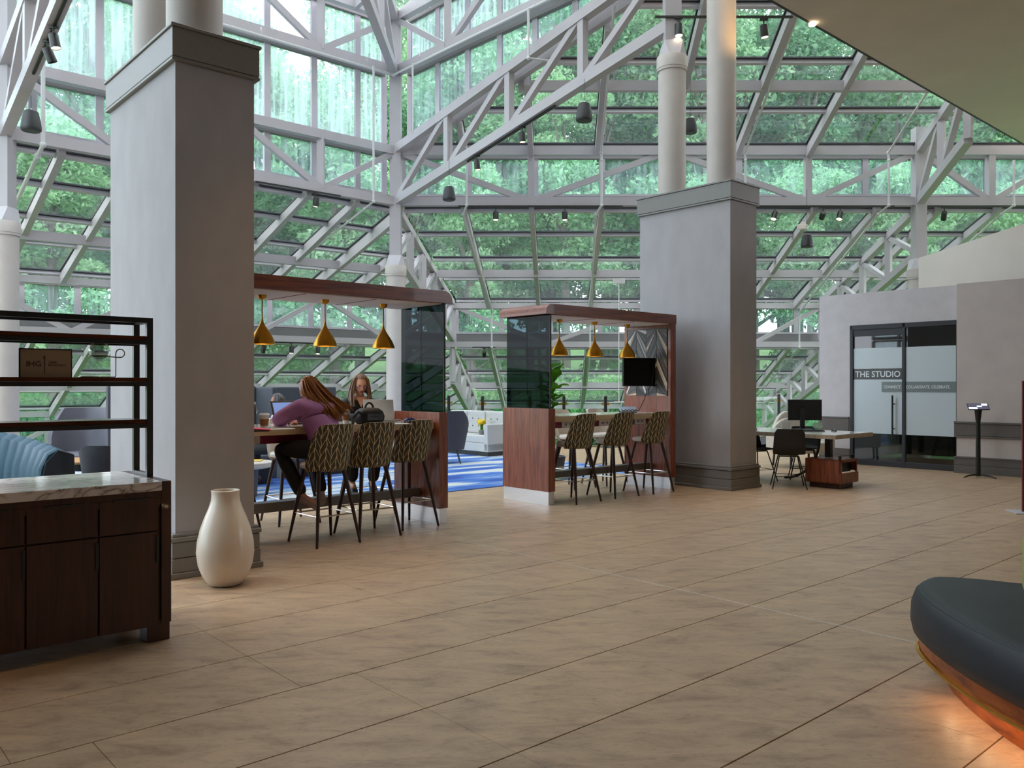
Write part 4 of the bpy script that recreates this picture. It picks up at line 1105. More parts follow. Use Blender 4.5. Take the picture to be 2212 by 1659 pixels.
# round wooden table
rt = thing('round_table', 'round table with a light wooden top and black legs behind the teal sofa', 'table', (-4.62, 9.35, 0))
MB().lathe([(.001, .595), (.42, .595), (.43, .605), (.43, .622), (.001, .625)], n=40).build('tabletop', wood('birch_top', s2l(190, 134, 86), s2l(222, 170, 118), .4), rt, smooth=True)
MB().lathe([(.36, .52), (.37, .52), (.37, .595), (.36, .595)], n=32).build('apron', m_black, rt, smooth=True)
for k_ in range(4):
    a = PI/4+k_*PI/2; MB().tube([(.30*math.cos(a), .30*math.sin(a), .59), (.33*math.cos(a), .33*math.sin(a), 0)], [.022, .014], 8).build('leg', m_black, rt, smooth=True)
bl = thing('gold_table_lamp', 'small lamp with a glowing white globe and gold foot beside the square column', 'lamp', (-4.42, 9.05, .625))
MB().lathe([(.001, 0), (.045, 0), (.05, .02), (.03, .055), (.02, .07), (.001, .07)], n=24).build('foot', m_brass, bl, smooth=True)
MB().ball((0, 0, .105), .042, 18, 10).build('globe', emis('globe_glow', (1, .9, .7), 1.6), bl, smooth=True)
cs_ = thing('cream_bench', 'low cream upholstered bench beyond the teal sofa at the glass railing', 'bench', rl(-1.55, 15.2), ANG)
MB().b2((-.6, 0, .35), (.4, .5, .5)).build('cushion', m_creamfab, cs_, bevel=.03, seg=3); MB().b2((-.6, .42, .5), (.4, .52, .82)).build('backrest', m_creamfab, cs_, bevel=.03, seg=3)
for x in (-.5, .3):
    for y in (.08, .42): MB().tube([(x, y, .35), (x, y, 0)], .015, 8).build('leg', m_black, cs_)

# ---------- pale sofa
SF = V((-.49, 16.75, 0))
sf = thing('sofa', 'pale grey tufted sofa with seat cushion and boxy arm between the booths', 'sofa', SF, ANG)
SWd, SDp = 2.1, .88
MB().b2((0, 0, .10), (SDp, SWd, .27)).build('frame', m_sofa, sf, bevel=.015, seg=2)
MB().b2((.03, .03, 0), (SDp-.03, SWd-.03, .10)).build('plinth', m_black, sf)
for (a, b) in ((0, .13), (SWd-.13, SWd)): MB().b2((0, a, .10), (SDp, b, .66)).build('arm', m_sofa, sf, bevel=.025, seg=3)
MB().b2((.02, .135, .27), (SDp-.2, SWd-.135, .42)).build('seat_cushion', m_sofa, sf, bevel=.03, seg=3)
MB().b2((SDp-.14, .13, .27), (SDp, SWd-.13, .84)).build('backrest', m_sofa, sf, bevel=.03, seg=3)
for i in range(3):
    a = .14+i*.61; pc = MB().b2((SDp-.33, a, .42), (SDp-.13, a+.595, .90)).build('back_cushion', m_sofa, sf, bevel=.045, seg=3)
    for u in (.2, .4):
        for z in (.58, .74): MB().ball((SDp-.332, a+u, z), .014, 8, 6).build('button', m_greyfab, pc)
for i, (x, y, c, lab) in enumerate(((.30, .55, s2l(226, 190, 30), 'small yellow flower arrangement on the pale sofa seat'), (.30, .30, s2l(60, 60, 66), 'small dark round object beside the yellow flowers on the sofa'))):
    o = thing('flower_bowl' if i == 0 else 'bowl', lab, 'decoration', loc_in(SF, x, y, .42), ANG)
    MB().lathe([(.001, 0), (.05, .0), (.07, .08), (.06, .10), (.001, .09)], n=18).build('bowl', M_('bowl_%d' % i, c if i else (.2, .2, .2), .5), o, smooth=True)
    if i == 0:
        for k_ in range(7): MB().ball((.05*math.cos(k_), .05*math.sin(k_), .24+.02*(k_ % 3)), .045, 10, 6).build('flower', M_('yellow_petals', c, .7), o, smooth=True)
        MB().tube([(0, 0, .08), (0, 0, .22)], .03, 8).build('stem', m_fig, o)

# ---------- high-back booth seat behind the tables
hb = thing('high_back_bench', 'high grey felt backed bench behind the woman in the blue blouse', 'bench', rl(5.0, 11.35), ANG)
MB().b2((-1.6, .65, .08), (.5, .75, 1.44)).build('back_panel', m_panelgrey, hb, bevel=.02, seg=2)
MB().b2((.5, .1, .08), (.58, .75, 1.42)).build('side_panel', m_panelgrey, hb, bevel=.02, seg=2)
MB().b2((-1.6, .0, .25), (.5, .65, .44)).build('seat', m_panelgrey, hb, bevel=.03, seg=3)
MB().b2((-1.5, .1, 0), (.45, .6, .25)).build('plinth', m_black, hb)
MB().tube([(.44, .63, .95), (.44, .63, 1.15)], .006, 6).build('zip_pull', m_black, hb)
hb2 = thing('high_back_bench', 'second grey felt panelled bench further right, partly behind the purple sweater', 'bench', rl(6.1, 11.9), ANG)
MB().b2((-.25, .5, .08), (1.0, .58, 1.42)).build('back_panel', m_panelgrey, hb2, bevel=.02, seg=2)
MB().b2((-.25, .0, .25), (1.0, .5, .44)).build('seat', m_panelgrey, hb2, bevel=.03, seg=3)
MB().b2((-.2, .05, 0), (.95, .45, .25)).build('plinth', m_black, hb2)
# oval coffee table with papers
ct = thing('coffee_table', 'low cream oval coffee table on the blue rug with papers on it', 'table', (-3.55, 10.75, .012), ANG)
MB().lathe([(.001, .36), (.36, .36), (.40, .38), (.40, .43), (.38, .445), (.001, .45)], n=36, M=Matrix.Diagonal(V((1.2, .8, 1)))).build('tabletop', m_creamfab, ct, smooth=True)
MB().lathe([(.25, 0), (.27, .36)], n=28, cap=True).build('pedestal', m_greyfab, ct, smooth=True)
for (x, y, rz, c, lab) in ((-.1, -.05, .3, s2l(110, 196, 160), 'mint green folder lying on the cream coffee table'), (.2, .02, .1, s2l(226, 190, 80), 'yellow envelope lying on the cream coffee table')):
    p = V((-3.55, 10.75, .462))+rot2((x, y), ANG); o = MB().box((0, 0, .004), (.28, .2, .008)).build('folder' if x < 0 else 'envelope', M_('paper_'+str(x), c, .7)); o.location = p; o.rotation_euler = (0, 0, rz)
    tag(o, lab, 'stationery')

# ---------- fig plant
fg = thing('potted_fig', 'tall fiddle leaf fig in a pot behind the empty booth', 'plant', (.62, 12.75, 0))
MB().lathe([(.001, 0), (.15, 0), (.20, .36), (.185, .37), (.17, .33), (.001, .33)], n=28).build('pot', m_greyfab, fg, smooth=True)
MB().tube([(0, 0, .3), (.02, .0, .8), (.0, .02, 1.25), (.04, 0, 1.62)], [.018, .016, .013, .007], 8).build('trunk', m_bark, fg, smooth=True)
fr = random.Random(4)
def big_leaf(L, Wd):
    mb = MB(); n = 7; vs_ = []; fs = []
    for i in range(n+1):
        t = i/n; wd = Wd*math.sin(PI*min(1, t*.92+.06))**.7*(1-.35*(1-t)*(t < .5))*(.7+.5*t if t < .6 else 1)
        y = L*t; zc = -.25*L*t*t
        vs_ += [(-wd, y, zc+.02+.015*math.sin(t*9)), (0, y, zc), (wd, y, zc+.02-.015*math.sin(t*9))]
    for i in range(n):
        for j in range(2): k_ = i*3+j; fs.append((k_, k_+1, k_+4, k_+3))
    return mb.add(vs_, fs)
lp = None
for k_ in range(34):
    z = .75+.95*k_/33; a = k_*2.4+fr.uniform(-.3, .3); tilt = fr.uniform(-.2, .7)+.5*(k_/33)
    if lp is None: lp = big_leaf(.26, .10).build('leaf', m_fig, fg, smooth=True); o = lp
    else: o = bpy.data.objects.new('leaf', lp.data); C.objects.link(o); o.parent = fg
    o.location = (.02*math.cos(a), .02*math.sin(a), z); o.rotation_euler = (tilt, 0, a); s_ = fr.uniform(.85, 1.25); o.scale = (s_, s_, s_)
# ---------- desk area
DK = V((4.47, 11.5, 0))    # near corner
dk = thing('desk', 'long stone topped desk with a pale edge and curved black leg beside the far column', 'desk', DK, ANG)
m_stone = marble('pale_stone'); 
m_deskside = wood('travertine_edge', s2l(150, 132, 112), s2l(206, 190, 168), .4, stretch=(8, 8, 1))
MB().b2((0, 0, .70), (1.12, 2.2, .755)).build('desk_edge', m_deskside, dk, bevel=.002)
MB().b2((0.002, 0.002, .755), (1.118, 2.198, .76)).build('desktop', m_tabletop, dk)
MB().b2((.26, .22, .42), (.34, .30, .70)).build('leg', m_black, dk)
MB().tube([(.30+.0, .40+.55*(1-math.cos(t)), .08+.60*(1-math.sin(t))) for t in [PI/2*k_/8 for k_ in range(9)]], .02, 8).build('curved_leg', m_black, dk, smooth=True)
MB().b2((.8, 1.9, 0), (.88, 1.98, .70)).build('leg', m_black, dk); MB().b2((.2, 1.9, 0), (.28, 1.98, .70)).build('leg', m_black, dk)
pd = thing('pedestal_cabinet', 'small walnut pedestal cabinet with an open cubby under the desk end', 'cabinet', DK+RX*.08-LX*.02, ANG)
def pb(a, b, n, m, **kw): return MB().b2(a, b).build(n, m, pd, **kw)
W3, D3 = .50, .52
pb((.05, .04, 0), (W3-.05, D3-.04, .075), 'plinth', m_cab)
pb((0, 0, .075), (.025, D3, .41), 'side_panel', m_walnut); pb((0, D3-.02, .075), (W3, D3, .41), 'back_panel', m_walnut)
pb((W3-.025, 0, .24), (W3, D3, .41), 'side_panel', m_walnut)
pb((0, 0, .075), (W3, D3, .09), 'bottom_panel', m_walnut); pb((0, 0, .395), (W3, D3, .412), 'top_panel', m_walnut)
pb((.0, -.02, .08), (W3, .0, .225), 'drawer', m_walnut, bevel=.002)
pb((.0, -.002, .225), (.05, .018, .41), 'front_stile', m_walnut); pb((W3-.03, -.002, .225), (W3, .018, .41), 'front_stile', m_walnut); pb((0, -.002, .37), (W3, .018, .41), 'front_rail', m_walnut)
pb((.05, .08, .225), (W3-.03, .1, .375), 'cubby', m_black)
MB().b2((.05, .02, .412), (.08, .05, .46)).b2((W3-.08, .02, .412), (W3-.05, .05, .46)).b2((.02, .02, .46), (W3-.02, .05, .466)).build('gallery_rail', m_black, pd)
# monitor
mo = thing('monitor', 'black computer monitor seen from behind on the stone desk', 'monitor', DK+RX*.92+LX*.95+Zv*.76, math.radians(-4))
MB().b2((-.275, -.015, .15), (.235, .01, .47)).build('housing', m_blackplastic, mo, bevel=.006)
MB().b2((-.27, .010, .155), (.23, .012, .465)).build('screen', m_screen, mo)
MB().b2((-.10, -.05, .02), (-.03, -.016, .33)).build('stand_column', m_blackplastic, mo, bevel=.004)
MB().b2((-.17, -.12, 0), (.10, .12, .014)).build('stand_foot', m_blackplastic, mo, bevel=.004)
kb = thing('keyboard', 'slim black keyboard on the stone desk in front of the monitor', 'keyboard', DK+RX*.62+LX*.72+Zv*.76, math.radians(-6))
MB().b2((-.2, -.06, 0), (.2, .06, .014)).build('key_tray', m_blackplastic, kb, bevel=.003)
kk = MB()
for i in range(14):
    for j in range(4): kk.b2((-.188+.027*i, -.052+.027*j, .014), (-.165+.027*i, -.029+.027*j, .019))
tag(kk.build('keys', m_black, kb), kind='stuff')
ms_ = thing('computer_mouse', 'glossy black computer mouse on the stone desk right of the monitor', 'mouse', DK+RX*.92+LX*.50+Zv*.76, .3)
MB().ball((0, 0, .0), .05, 16, 10, (.7, 1.05, .55)).build('body', M_('glossy_black', (.02, .02, .02), .12), ms_, smooth=True)
ph = thing('desk_card', 'small pale card holder beside the monitor stand', 'card holder', DK+RX*.80+LX*1.22+Zv*.76, .1)
MB().b2((-.07, 0, 0), (.07, .01, .12)).b2((-.07, -.03, 0), (.07, 0, .01)).build('card', m_outlet, ph)
ph2 = thing('desk_cup', 'pale green faceted cup behind the monitor stand on the desk', 'cup', DK+RX*1.0+LX*.80+Zv*.76)
MB().lathe([(.001, 0), (.035, 0), (.075, .05), (.06, .115), (.055, .115), (.065, .05), (.001, .02)], n=7).build('body', M_('celadon', s2l(176, 204, 180), .4), ph2)

def wire_chair(label, loc, rz, H=.82, seat=.45, arm=False):
    root = thing('desk_chair', label, 'chair', loc, rz, 'black wire leg chairs around the stone desk')
    nu, nv = 14, 10; vo = []; vi = []
    for lst, off in ((vo, 0), (vi, .014)):
        for j in range(nv+1):
            v = j/nv
            for i in range(nu+1):
                u = -1+2*i/nu
                if v < .45: t = v/.45; y = .22-.40*t; z = seat+off+.012*u*u; wd = .19+.03*t
                else:
                    t = (v-.45)/.55; y = -.18-.09*t-off; z = seat+.03+(H-seat-.03)*t; wd = .22-.02*t
                if v > .92: wd *= 1-(v-.92)*2.2
                lst.append((u*wd, y+.05*u*u*(v > .4), z))
    fs = [(j*(nu+1)+i, j*(nu+1)+i+1, (j+1)*(nu+1)+i+1, (j+1)*(nu+1)+i) for j in range(nv) for i in range(nu)]
    mb = MB(); mb.add(vo, [tuple(reversed(f)) for f in fs]); b = len(vo); mb.v += vi; mb.f += [tuple(b+k_ for k_ in f) for f in fs]
    for i in range(nu): mb.f += [(nv*(nu+1)+i, nv*(nu+1)+i+1, b+nv*(nu+1)+i+1, b+nv*(nu+1)+i), (i, i+1, b+i+1, b+i)]
    for j in range(nv): mb.f += [(j*(nu+1), (j+1)*(nu+1), b+(j+1)*(nu+1), b+j*(nu+1)), (j*(nu+1)+nu, (j+1)*(nu+1)+nu, b+(j+1)*(nu+1)+nu, b+j*(nu+1)+nu)]
    mb.build('seat_shell', M_('black_shell_fabric', s2l(44, 44, 44), .7), root, smooth=True, angle=60)
    for sx in (-1, 1):
        for sy in (-1, 1): MB().tube([(sx*.13, sy*.12, seat-.02), (sx*.23, sy*.24, 0)], .009, 8).build('leg', m_black, root, smooth=True)
    fr_ = MB(); q = [(-.13, -.12, seat-.02), (.13, -.12, seat-.02), (.13, .12, seat-.02), (-.13, .12, seat-.02), (-.13, -.12, seat-.02)]
    for a, b_ in zip(q, q[1:]): fr_.tube([a, b_], .009, 8)
    fr_.build('seat_frame', m_black, root, smooth=True); fr_ = MB()
    q = [(-.19, -.19, .17), (.19, -.19, .17), (.19, .19, .17), (-.19, .19, .17), (-.19, -.19, .17)]
    for a, b_ in zip(q, q[1:]): fr_.tube([a, b_], .005, 6)
    fr_.build('stretcher', m_black, root, smooth=True)
    return root
wire_chair('black shell chair on thin legs with its back to the lobby at the stone desk', (3.92, 11.82, 0), math.radians(-14), .84, .47)
wire_chair('black shell chair across the stone desk, seen between desk and pedestal', (4.55, 12.95, 0), math.radians(165), .80, .47)
wire_chair('black shell chair partly hidden by the far square column at the desk', (3.72, 12.75, 0), math.radians(200), .80, .47)
# cream armchair beyond the desk
ca = thing('armchair', 'cream armchair with a scalloped back beyond the monitor', 'armchair', (5.15, 14.9, 0), math.radians(12))
MB().b2((-.42, -.35, .25), (.42, .35, .45)).build('seat', m_creamfab, ca, bevel=.05, seg=3)
def arch(w0, h0, h1, y, n=12):
    pts = [(-w0, h0)]+[(-w0*math.cos(PI*k_/n), h0+(h1-h0)*math.sin(PI*k_/n)) for k_ in range(n+1)]+[(w0, h0)]
    return [V((a, y, b)) for a, b in pts]
MB().slab(arch(.42, .40, .86, .36), (0, .12, 0)).build('backrest', m_creamfab, ca, bevel=.03, seg=2)
MB().slab(arch(.30, .55, .98, .42), (0, .10, 0)).build('back_scallop', m_creamfab, ca, bevel=.03, seg=2)
for sx in (-1, 1): MB().b2((sx*.36, -.35, .3), (sx*.48, .36, .62)).build('arm', m_creamfab, ca, bevel=.045, seg=3)
for sx in (-1, 1):
    for sy in (-1, 1): MB().tube([(sx*.34, sy*.28, .26), (sx*.36, sy*.30, 0)], .02, 8).build('leg', m_black, ca)

# ---------- tablet kiosk
kp = fp(2113, 1031); kp = V((kp.x, kp.y, 0))
ki = thing('tablet_kiosk', 'black pedestal kiosk with a tilted bright tablet in front of the taupe wall', 'kiosk', kp, math.radians(-20))
MB().tube([(0, 0, .02), (0, 0, 1.04)], [.036, .030], 14).build('pole', m_black, ki, smooth=True)
MB().tube([(0, 0, .86), (0, 0, 1.06)], [.032, .055], 14).build('collar', m_black, ki, smooth=True)
for sx in (-1, 1): MB().tube([(0, 0, .045), (sx*.14, -.06, .03), (sx*.22, -.16, .008)], [.016, .013, .010], 8).build('foot', m_black, ki, smooth=True)
MB().tube([(0, 0, .04), (0, .2, .008)], .012, 8).build('foot', m_black, ki, smooth=True)
Mk = Matrix.Rotation(math.radians(28), 3, 'X')
MB().box((0, -.0, 1.11), (.30, .20, .014), Mk).build('tablet', m_black, ki, bevel=.003)
def tabq(y0, x0, y1, x1, name, m, lift=.010):
    p = [Mk @ V((x, y, lift))+V((0, 0, 1.11)) for x, y in ((x0, y0), (x1, y0), (x1, y1), (x0, y1))]
    MB().slab(p, Mk @ V((0, 0, .001))).build(name, m, ki)
tabq(-.09, -.14, .09, .14, 'display', emis('tablet_dark', (.10, .09, .14), .5), .0085)
m_tw = emis('tablet_white', (.75, .85, 1), 1.0)
tabq(-.088, -.138, -.03, -.02, 'display_image', m_tw); tabq(-.02, -.02, .02, .05, 'display_image', m_tw); tabq(.02, .05, .085, .13, 'display_image', m_tw)
# sign stand cut by the right frame edge
sp_ = fp(2216, 1108)
ss = thing('sign_stand', 'wine red sign stand on a flat grey plate at the right edge of the view', 'sign stand', V((sp_.x+.12, sp_.y, 0)), math.radians(-10))
MB().b2((-.27, -.16, 0), (.27, .16, .012)).build('base_plate', m_mull, ss, bevel=.002)
MB().b2((-.15, -.012, .012), (.15, .012, 1.5)).build('sign_panel', M_('wine_red_panel', s2l(110, 40, 44), .4), ss, bevel=.003)

# ---------- round leather ottoman, right foreground
ot = thing('banquette', 'rounded black leather banquette on a walnut base with warm light glowing underneath', 'banquette', (2.6, 3.2, 0))
OP = [V(p) for p in ((2.64, 4.20), (2.42, 4.32), (2.22, 4.38), (2.085, 4.29), (1.965, 4.10), (1.895, 3.80), (1.868, 3.45), (1.880, 3.20), (1.915, 2.95), (1.99, 2.65), (2.14, 2.35), (2.42, 2.12), (2.85, 2.0), (3.5, 2.05), (3.9, 2.5), (3.9, 3.3), (3.5, 3.9), (3.0, 4.12))]
def smoothloop(P, n=72):
    m = len(P); out = []
    for k_ in range(n):
        t = k_/n*m; i = int(t); u = t-i
        p0_, p1_, p2_, p3_ = P[(i-1) % m], P[i % m], P[(i+1) % m], P[(i+2) % m]
        out.append((p1_*2+(p2_-p0_)*u+(p0_*2-p1_*5+p2_*4-p3_)*u*u+(p1_*3-p0_-p2_*3+p3_)*u**3)*.5)
    return out
OL = smoothloop(OP); oc = sum(OL, V((0, 0)))/len(OL)
def ringat(ins, z):
    n = len(OL); r_ = []
    for i, p in enumerate(OL):
        d = (OL[(i+1) % n]-OL[i-1]).normalized(); nn = V((-d.y, d.x))
        if nn.dot(oc-p) < 0: nn = -nn
        r_.append((p.x+nn.x*ins, p.y+nn.y*ins, z))
    return r_
def loft(rings, cap=True):
    n = len(rings[0]); vs_ = [q for r_ in rings for q in r_]
    fs = [(i*n+k_, i*n+(k_+1) % n, (i+1)*n+(k_+1) % n, (i+1)*n+k_) for i in range(len(rings)-1) for k_ in range(n)]
    if cap: fs += [tuple(range(n-1, -1, -1)), tuple(range((len(rings)-1)*n, len(rings)*n))]
    return MB().add(vs_, fs)
loft([ringat(.05, .235), ringat(.008, .245), ringat(-.004, .30), ringat(.0, .38), ringat(.018, .432), ringat(.05, .455), ringat(.09, .462)]).build('leather_seat', m_leather, ot, world=True, smooth=True, angle=70)
loft([ringat(.028, .437), ringat(.030, .444), ringat(.036, .4485), ringat(.044, .4495)], False).build('piping', m_leather, ot, world=True, smooth=True)
m_koa = wood('glossy_koa_base', s2l(104, 44, 12), s2l(168, 84, 28), .25, stretch=(2, 2, 9))
loft([ringat(.045, .15), ringat(.035, .155), ringat(.035, .232), ringat(.05, .235)]).build('skirt', m_koa, ot, world=True, smooth=True)
loft([ringat(.030, .150), ringat(.020, .153), ringat(.020, .163), ringat(.030, .166)], False).build('brass_band', m_brassdk, ot, world=True, smooth=True)
loft([ringat(.16, .0), ringat(.16, .15)]).build('base', m_koa, ot, world=True, smooth=True)
bk = loft([[(2.83+r_*math.cos(a), 3.55+r_*math.sin(a), z) for a in [2*PI*k_/48 for k_ in range(48)]] for r_, z in ((.50, .455), (.545, .48), (.56, .53), (.56, .74), (.54, .79), (.50, .81))]).build('backrest', m_green, ot, world=True, smooth=True)
for i in range(0, 44, 2):
    q = ringat(.10, .142)[i]
    if q[0] < 2.9 and q[1] < 3.9:
        lamp('POINT', (q[0], q[1], .12), .36, (1.0, .66, .34), .02)
# ================================================================== CEILING-HUNG THINGS
def spotlight(loc, label, aim=(0, 0, -1), lit=True, drop=.10):
    root = thing('track_spotlight', label, 'spotlight', loc, 0, 'black track spotlights')
    MB().b2((-.06, -.02, -.022), (.06, .02, 0)).tube([(0, 0, -.02), (0, 0, -drop)], .012, 8).build('stem', m_black, root)
    a = V(aim).normalized(); q = a.to_track_quat('-Z', 'Y').to_matrix()
    c = V((0, 0, -drop-.03))
    v = MB().lathe([(.001, .085), (.052, .085), (.058, .075), (.060, -.10), (.056, -.10), (.052, -.07), (.001, -.07)], (0, 0, 0), 20)
    v.v = [tuple((q @ V(p))+c+a*.05) for p in v.v]; v.build('can', m_black, root, smooth=True)
    l = MB().lathe([(.001, -.088), (.053, -.088)], (0, 0, 0), 20); l.v = [tuple((q @ V(p))+c+a*.05) for p in l.v]
    l.build('lens', m_bulb if lit else m_screen, root)
    return root
def track(p, q, label):
    o = thing('light_track', label, 'light track', p)
    MB().beam(p, q, .035, .03).build('rail', m_black, o, world=True); return o
def pz(px, d, z): return V(((px-CX)/F_PX*d, d, z))
track(pz(990, 17.9, 5.29), pz(1345, 17.9, 5.29), 'long black light track under the beam left of the far square column')
track(pz(1640, 17.9, 5.29), pz(1932, 17.9, 5.29), 'long black light track under the beam right of the far square column')
track(pz(1995, 17.9, 5.29), pz(2230, 17.9, 5.29), 'black light track under the beam at the far right, beyond the corner truss')
sp_spec = [(1071, 17.9, 5.27, (0, -.15, -1), 1, 'spotlight on the long track, above the gap between the booths'),
 (1220, 17.9, 5.27, (0, -.1, -1), 1, 'spotlight on the long track just left of the far square column'),
 (1674, 17.9, 5.27, (-.35, -.3, -1), 1, 'spotlight tilted left, first to the right of the far square column'),
 (1778, 17.9, 5.27, (.1, .8, -.5), 0, 'unlit spotlight turned away, in the middle of the right track'),
 (1815, 17.9, 5.27, (-.3, -.3, -1), 1, 'spotlight at the right track next to the sprinkler pipe'),
 (2040, 17.9, 5.27, (.2, .6, -.7), 0, 'unlit spotlight behind the corner truss at the far right')]
for (px, d, z, aim, lit, lab) in sp_spec: spotlight(pz(px, d, z), 'black '+lab, aim, lit)
def onR(px, off=0, L0=15.1-.12, z=5.3):   # point on the left facet line
    r = (px-CX)/F_PX; P0 = C0+LX*(L0-15.1); t = (P0.x-r*P0.y)/(RX.x-r*RX.y); p = P0-RX*t; return V((p.x, p.y, z))
track(onR(552), onR(735), 'black light track under the beam beside the near square column'); spotlight(onR(683, z=5.28), 'black spotlight with a warm face under the beam above the occupied booth', (-.1, 0, -1))
def onBand2(px, z=2.55):
    r = (px-CX)/F_PX; t = (C0b.x-r*C0b.y)/(-DL.x+r*DL.y); p = C0b+DL*t; return V((p.x, p.y, z))
track(onBand2(560), onBand2(720), 'black light track low on the second beam behind the brass pendants')
spotlight(onBand2(570), 'dark spotlight low behind the pendant nearest the column', (-.3, .3, -1), 0); spotlight(onBand2(630), 'lit black spotlight low between the first two pendants', (0, -.2, -1)); spotlight(onBand2(687), 'lit black spotlight low behind the middle pendant of the occupied booth', (0, -.2, -1))
track(pz(1020, 24.4, 2.56), pz(1070, 24.4, 2.56), 'short black light track on the second beam above the pale sofa'); spotlight(pz(1046, 24.4, 2.54), 'unlit black spotlight on the second beam above the pale sofa', (0, .7, -.7), 0)
# tracks along the inclined trusses
def onT(P0, Q0, px, b0=5.30, b1=6.77):
    r = (px-CX)/F_PX; D = Q0-P0; t = (r*P0.y-P0.x)/(D.x-r*D.y); p = P0+D*t; return V((p.x, p.y, b0+(b1-b0)*t))
track(onT(C0, COL2R, 1010), onT(C0, COL2R, 1200), 'black light track fixed under the inclined truss to the far column')
spotlight(onT(C0, COL2R, 1030), 'lower black spotlight under the inclined truss in the middle', (.1, 0, -1)); spotlight(onT(C0, COL2R, 1128), 'upper black spotlight under the inclined truss in the middle', (.05, 0, -1))
track(onT(CL, COL1R, 72), onT(CL, COL1R, 150), 'black light track under the inclined truss left of the near column')
spotlight(onT(CL, COL1R, 103), 'unlit black spotlight under the truss at the upper left', (.3, .3, -1), 0); spotlight(onT(CL, COL1R, 116), 'black spotlight with a red-orange face under the truss at the upper left', (.2, 0, -1))
tp = pz(1415, 12.4, 6.93); tq = pz(1712, 12.4, 6.93)
track(tp, tq, 'black track rod passing behind the round columns of the far column pair')
spotlight(pz(1466, 12.4, 6.92), 'bright black spotlight on the rod between the two round columns', (0, -.1, -1)); spotlight(pz(1650, 12.4, 6.90), 'black spotlight on the rod right of the round columns', (.1, 0, -1))
el = thing('edge_spotlight', 'small glaring spotlight at the edge of the ceiling soffit', 'spotlight', RX*0+pz(1755, CEILL/(LX.y+LX.x*(1755-CX)/F_PX), CEILZ))
MB().lathe([(.001, -.03), (.045, -.03), (.05, 0), (.05, .02)], (0, 0, 0), 18).build('lens', m_bulb, el)
# hanging loudspeakers
def speaker(p, label, top, s=1.0):
    root = thing('pendant_speaker', label, 'loudspeaker', p)
    prof = [(.001, .21), (.075, .205), (.095, .19), (.125, .06), (.138, -.04), (.135, -.075), (.12, -.09), (.001, -.09)]
    MB().lathe([(r*s, z*s) for r, z in prof], n=28).build('housing', M_('grey_speaker_shell', (.035, .035, .038), .45), root, smooth=True)
    MB().lathe([(.001, -.092*s), (.115*s, -.092*s)], n=24).build('grille', m_black, root)
    MB().tube([(0, 0, .2*s), (0, 0, .24*s)], .012, 8).build('hook', m_chrome, root)
    MB().tube([(0, 0, .24*s), (0, 0, top-p[2])], .004, 5).build('cable', m_black, root)
    return root
speaker(at(67, 270, 12.0), 'black pendant loudspeaker hanging at the upper left under the truss', onT(CL, COL1R, 55).z)
speaker(at(970, 424, 15.6), 'black pendant loudspeaker hanging in front of the beam near the middle corner', 6.2, .88)
speaker(at(1262, 250, 13.6), 'black pendant loudspeaker hanging below the inclined truss', 6.45)
speaker(at(1491, 278, 15.2), 'black pendant loudspeaker half behind the far round column', 7.2, .92)
speaker(at(1743, 526, 16.6), 'black pendant loudspeaker hanging above the stone desk, below the beam', 5.35, .88)
# small white junction box near the last speaker and the hanging sensor between the booths
jb = thing('junction_box', 'small cream junction box on the beam above the hanging loudspeaker', 'electrical box', at(1733, 490, 17.6))
MB().box((0, 0, 0), (.20, .08, .10)).box((.02, 0, .07), (.10, .06, .05)).build('box', m_cream, jb, bevel=.006)
se = thing('hanging_sensor', 'white sensor plate hanging on a thin rod behind the empty booth', 'sensor', at(1337, 868, 17.2))
MB().tube([(0, 0, 0), (0, 0, 2.5)], .012, 6).build('rod', m_outlet, se); MB().b2((-.10, -.05, -.02), (.10, .05, .01)).build('plate', m_outlet, se, bevel=.004); MB().b2((-.12, -.04, 2.44), (.12, .04, 2.54)).build('mount', m_outlet, se, bevel=.004)
# sprinkler pipes
m_pipe = M_('white_painted_pipe', (.60, .60, .60), .4, var=.02)
def pipe(pts, label, r=.028, fit=True):
    root = thing('sprinkler_pipe', label, 'pipe', V(pts[0]))
    MB().tube(pts, r, 8).build('pipe_run', m_pipe, root, world=True, smooth=True)
    if fit:
        for p in pts[1:-1]: MB().ball(p, r*1.55, 8, 6).build('elbow', m_pipe, root, world=True, smooth=True)
    return root
names = {1008: 'white sprinkler pipe dropping over the beam nearest the middle corner', 1297: 'white sprinkler pipe dropping over the beam left of the far column',
         1605: 'white sprinkler pipe just right of the far round columns', 1912: 'white sprinkler pipe stepping down above the stone desk', 2180: 'white sprinkler pipe at the far right above the cream wall'}
for px in (1008, 1297, 1605, 1912, 2180):
    x = (px-CX)/F_PX*17.75; sk = .055
    ys = max(13.5, (6.2+.6652*x)/.7466)
    up = [] if px == 1008 or ys > 17.2 else [(x-sk*(17.6-ys), ys, 6.45+.264*(17.9-ys)), (x, 17.6, 6.36)]
    pts = up+[(x+.01, 17.6, 6.2), (x+.01, 17.6, 5.25), (x-.08, 17.9, 5.12), (x+sk*6+.05, 24.0, 3.62), (x+sk*6+.05, 24.15, 3.5), (x+sk*6+.05, 24.15, 2.55), (x+sk*6+.1, 24.6, 2.42), (x+sk*12+.1, 30.4, .80)]
    if px == 1008: pts = [(x+.01, 17.6, 6.3)]+pts[1:]
    pipe(pts, names[px], .024)
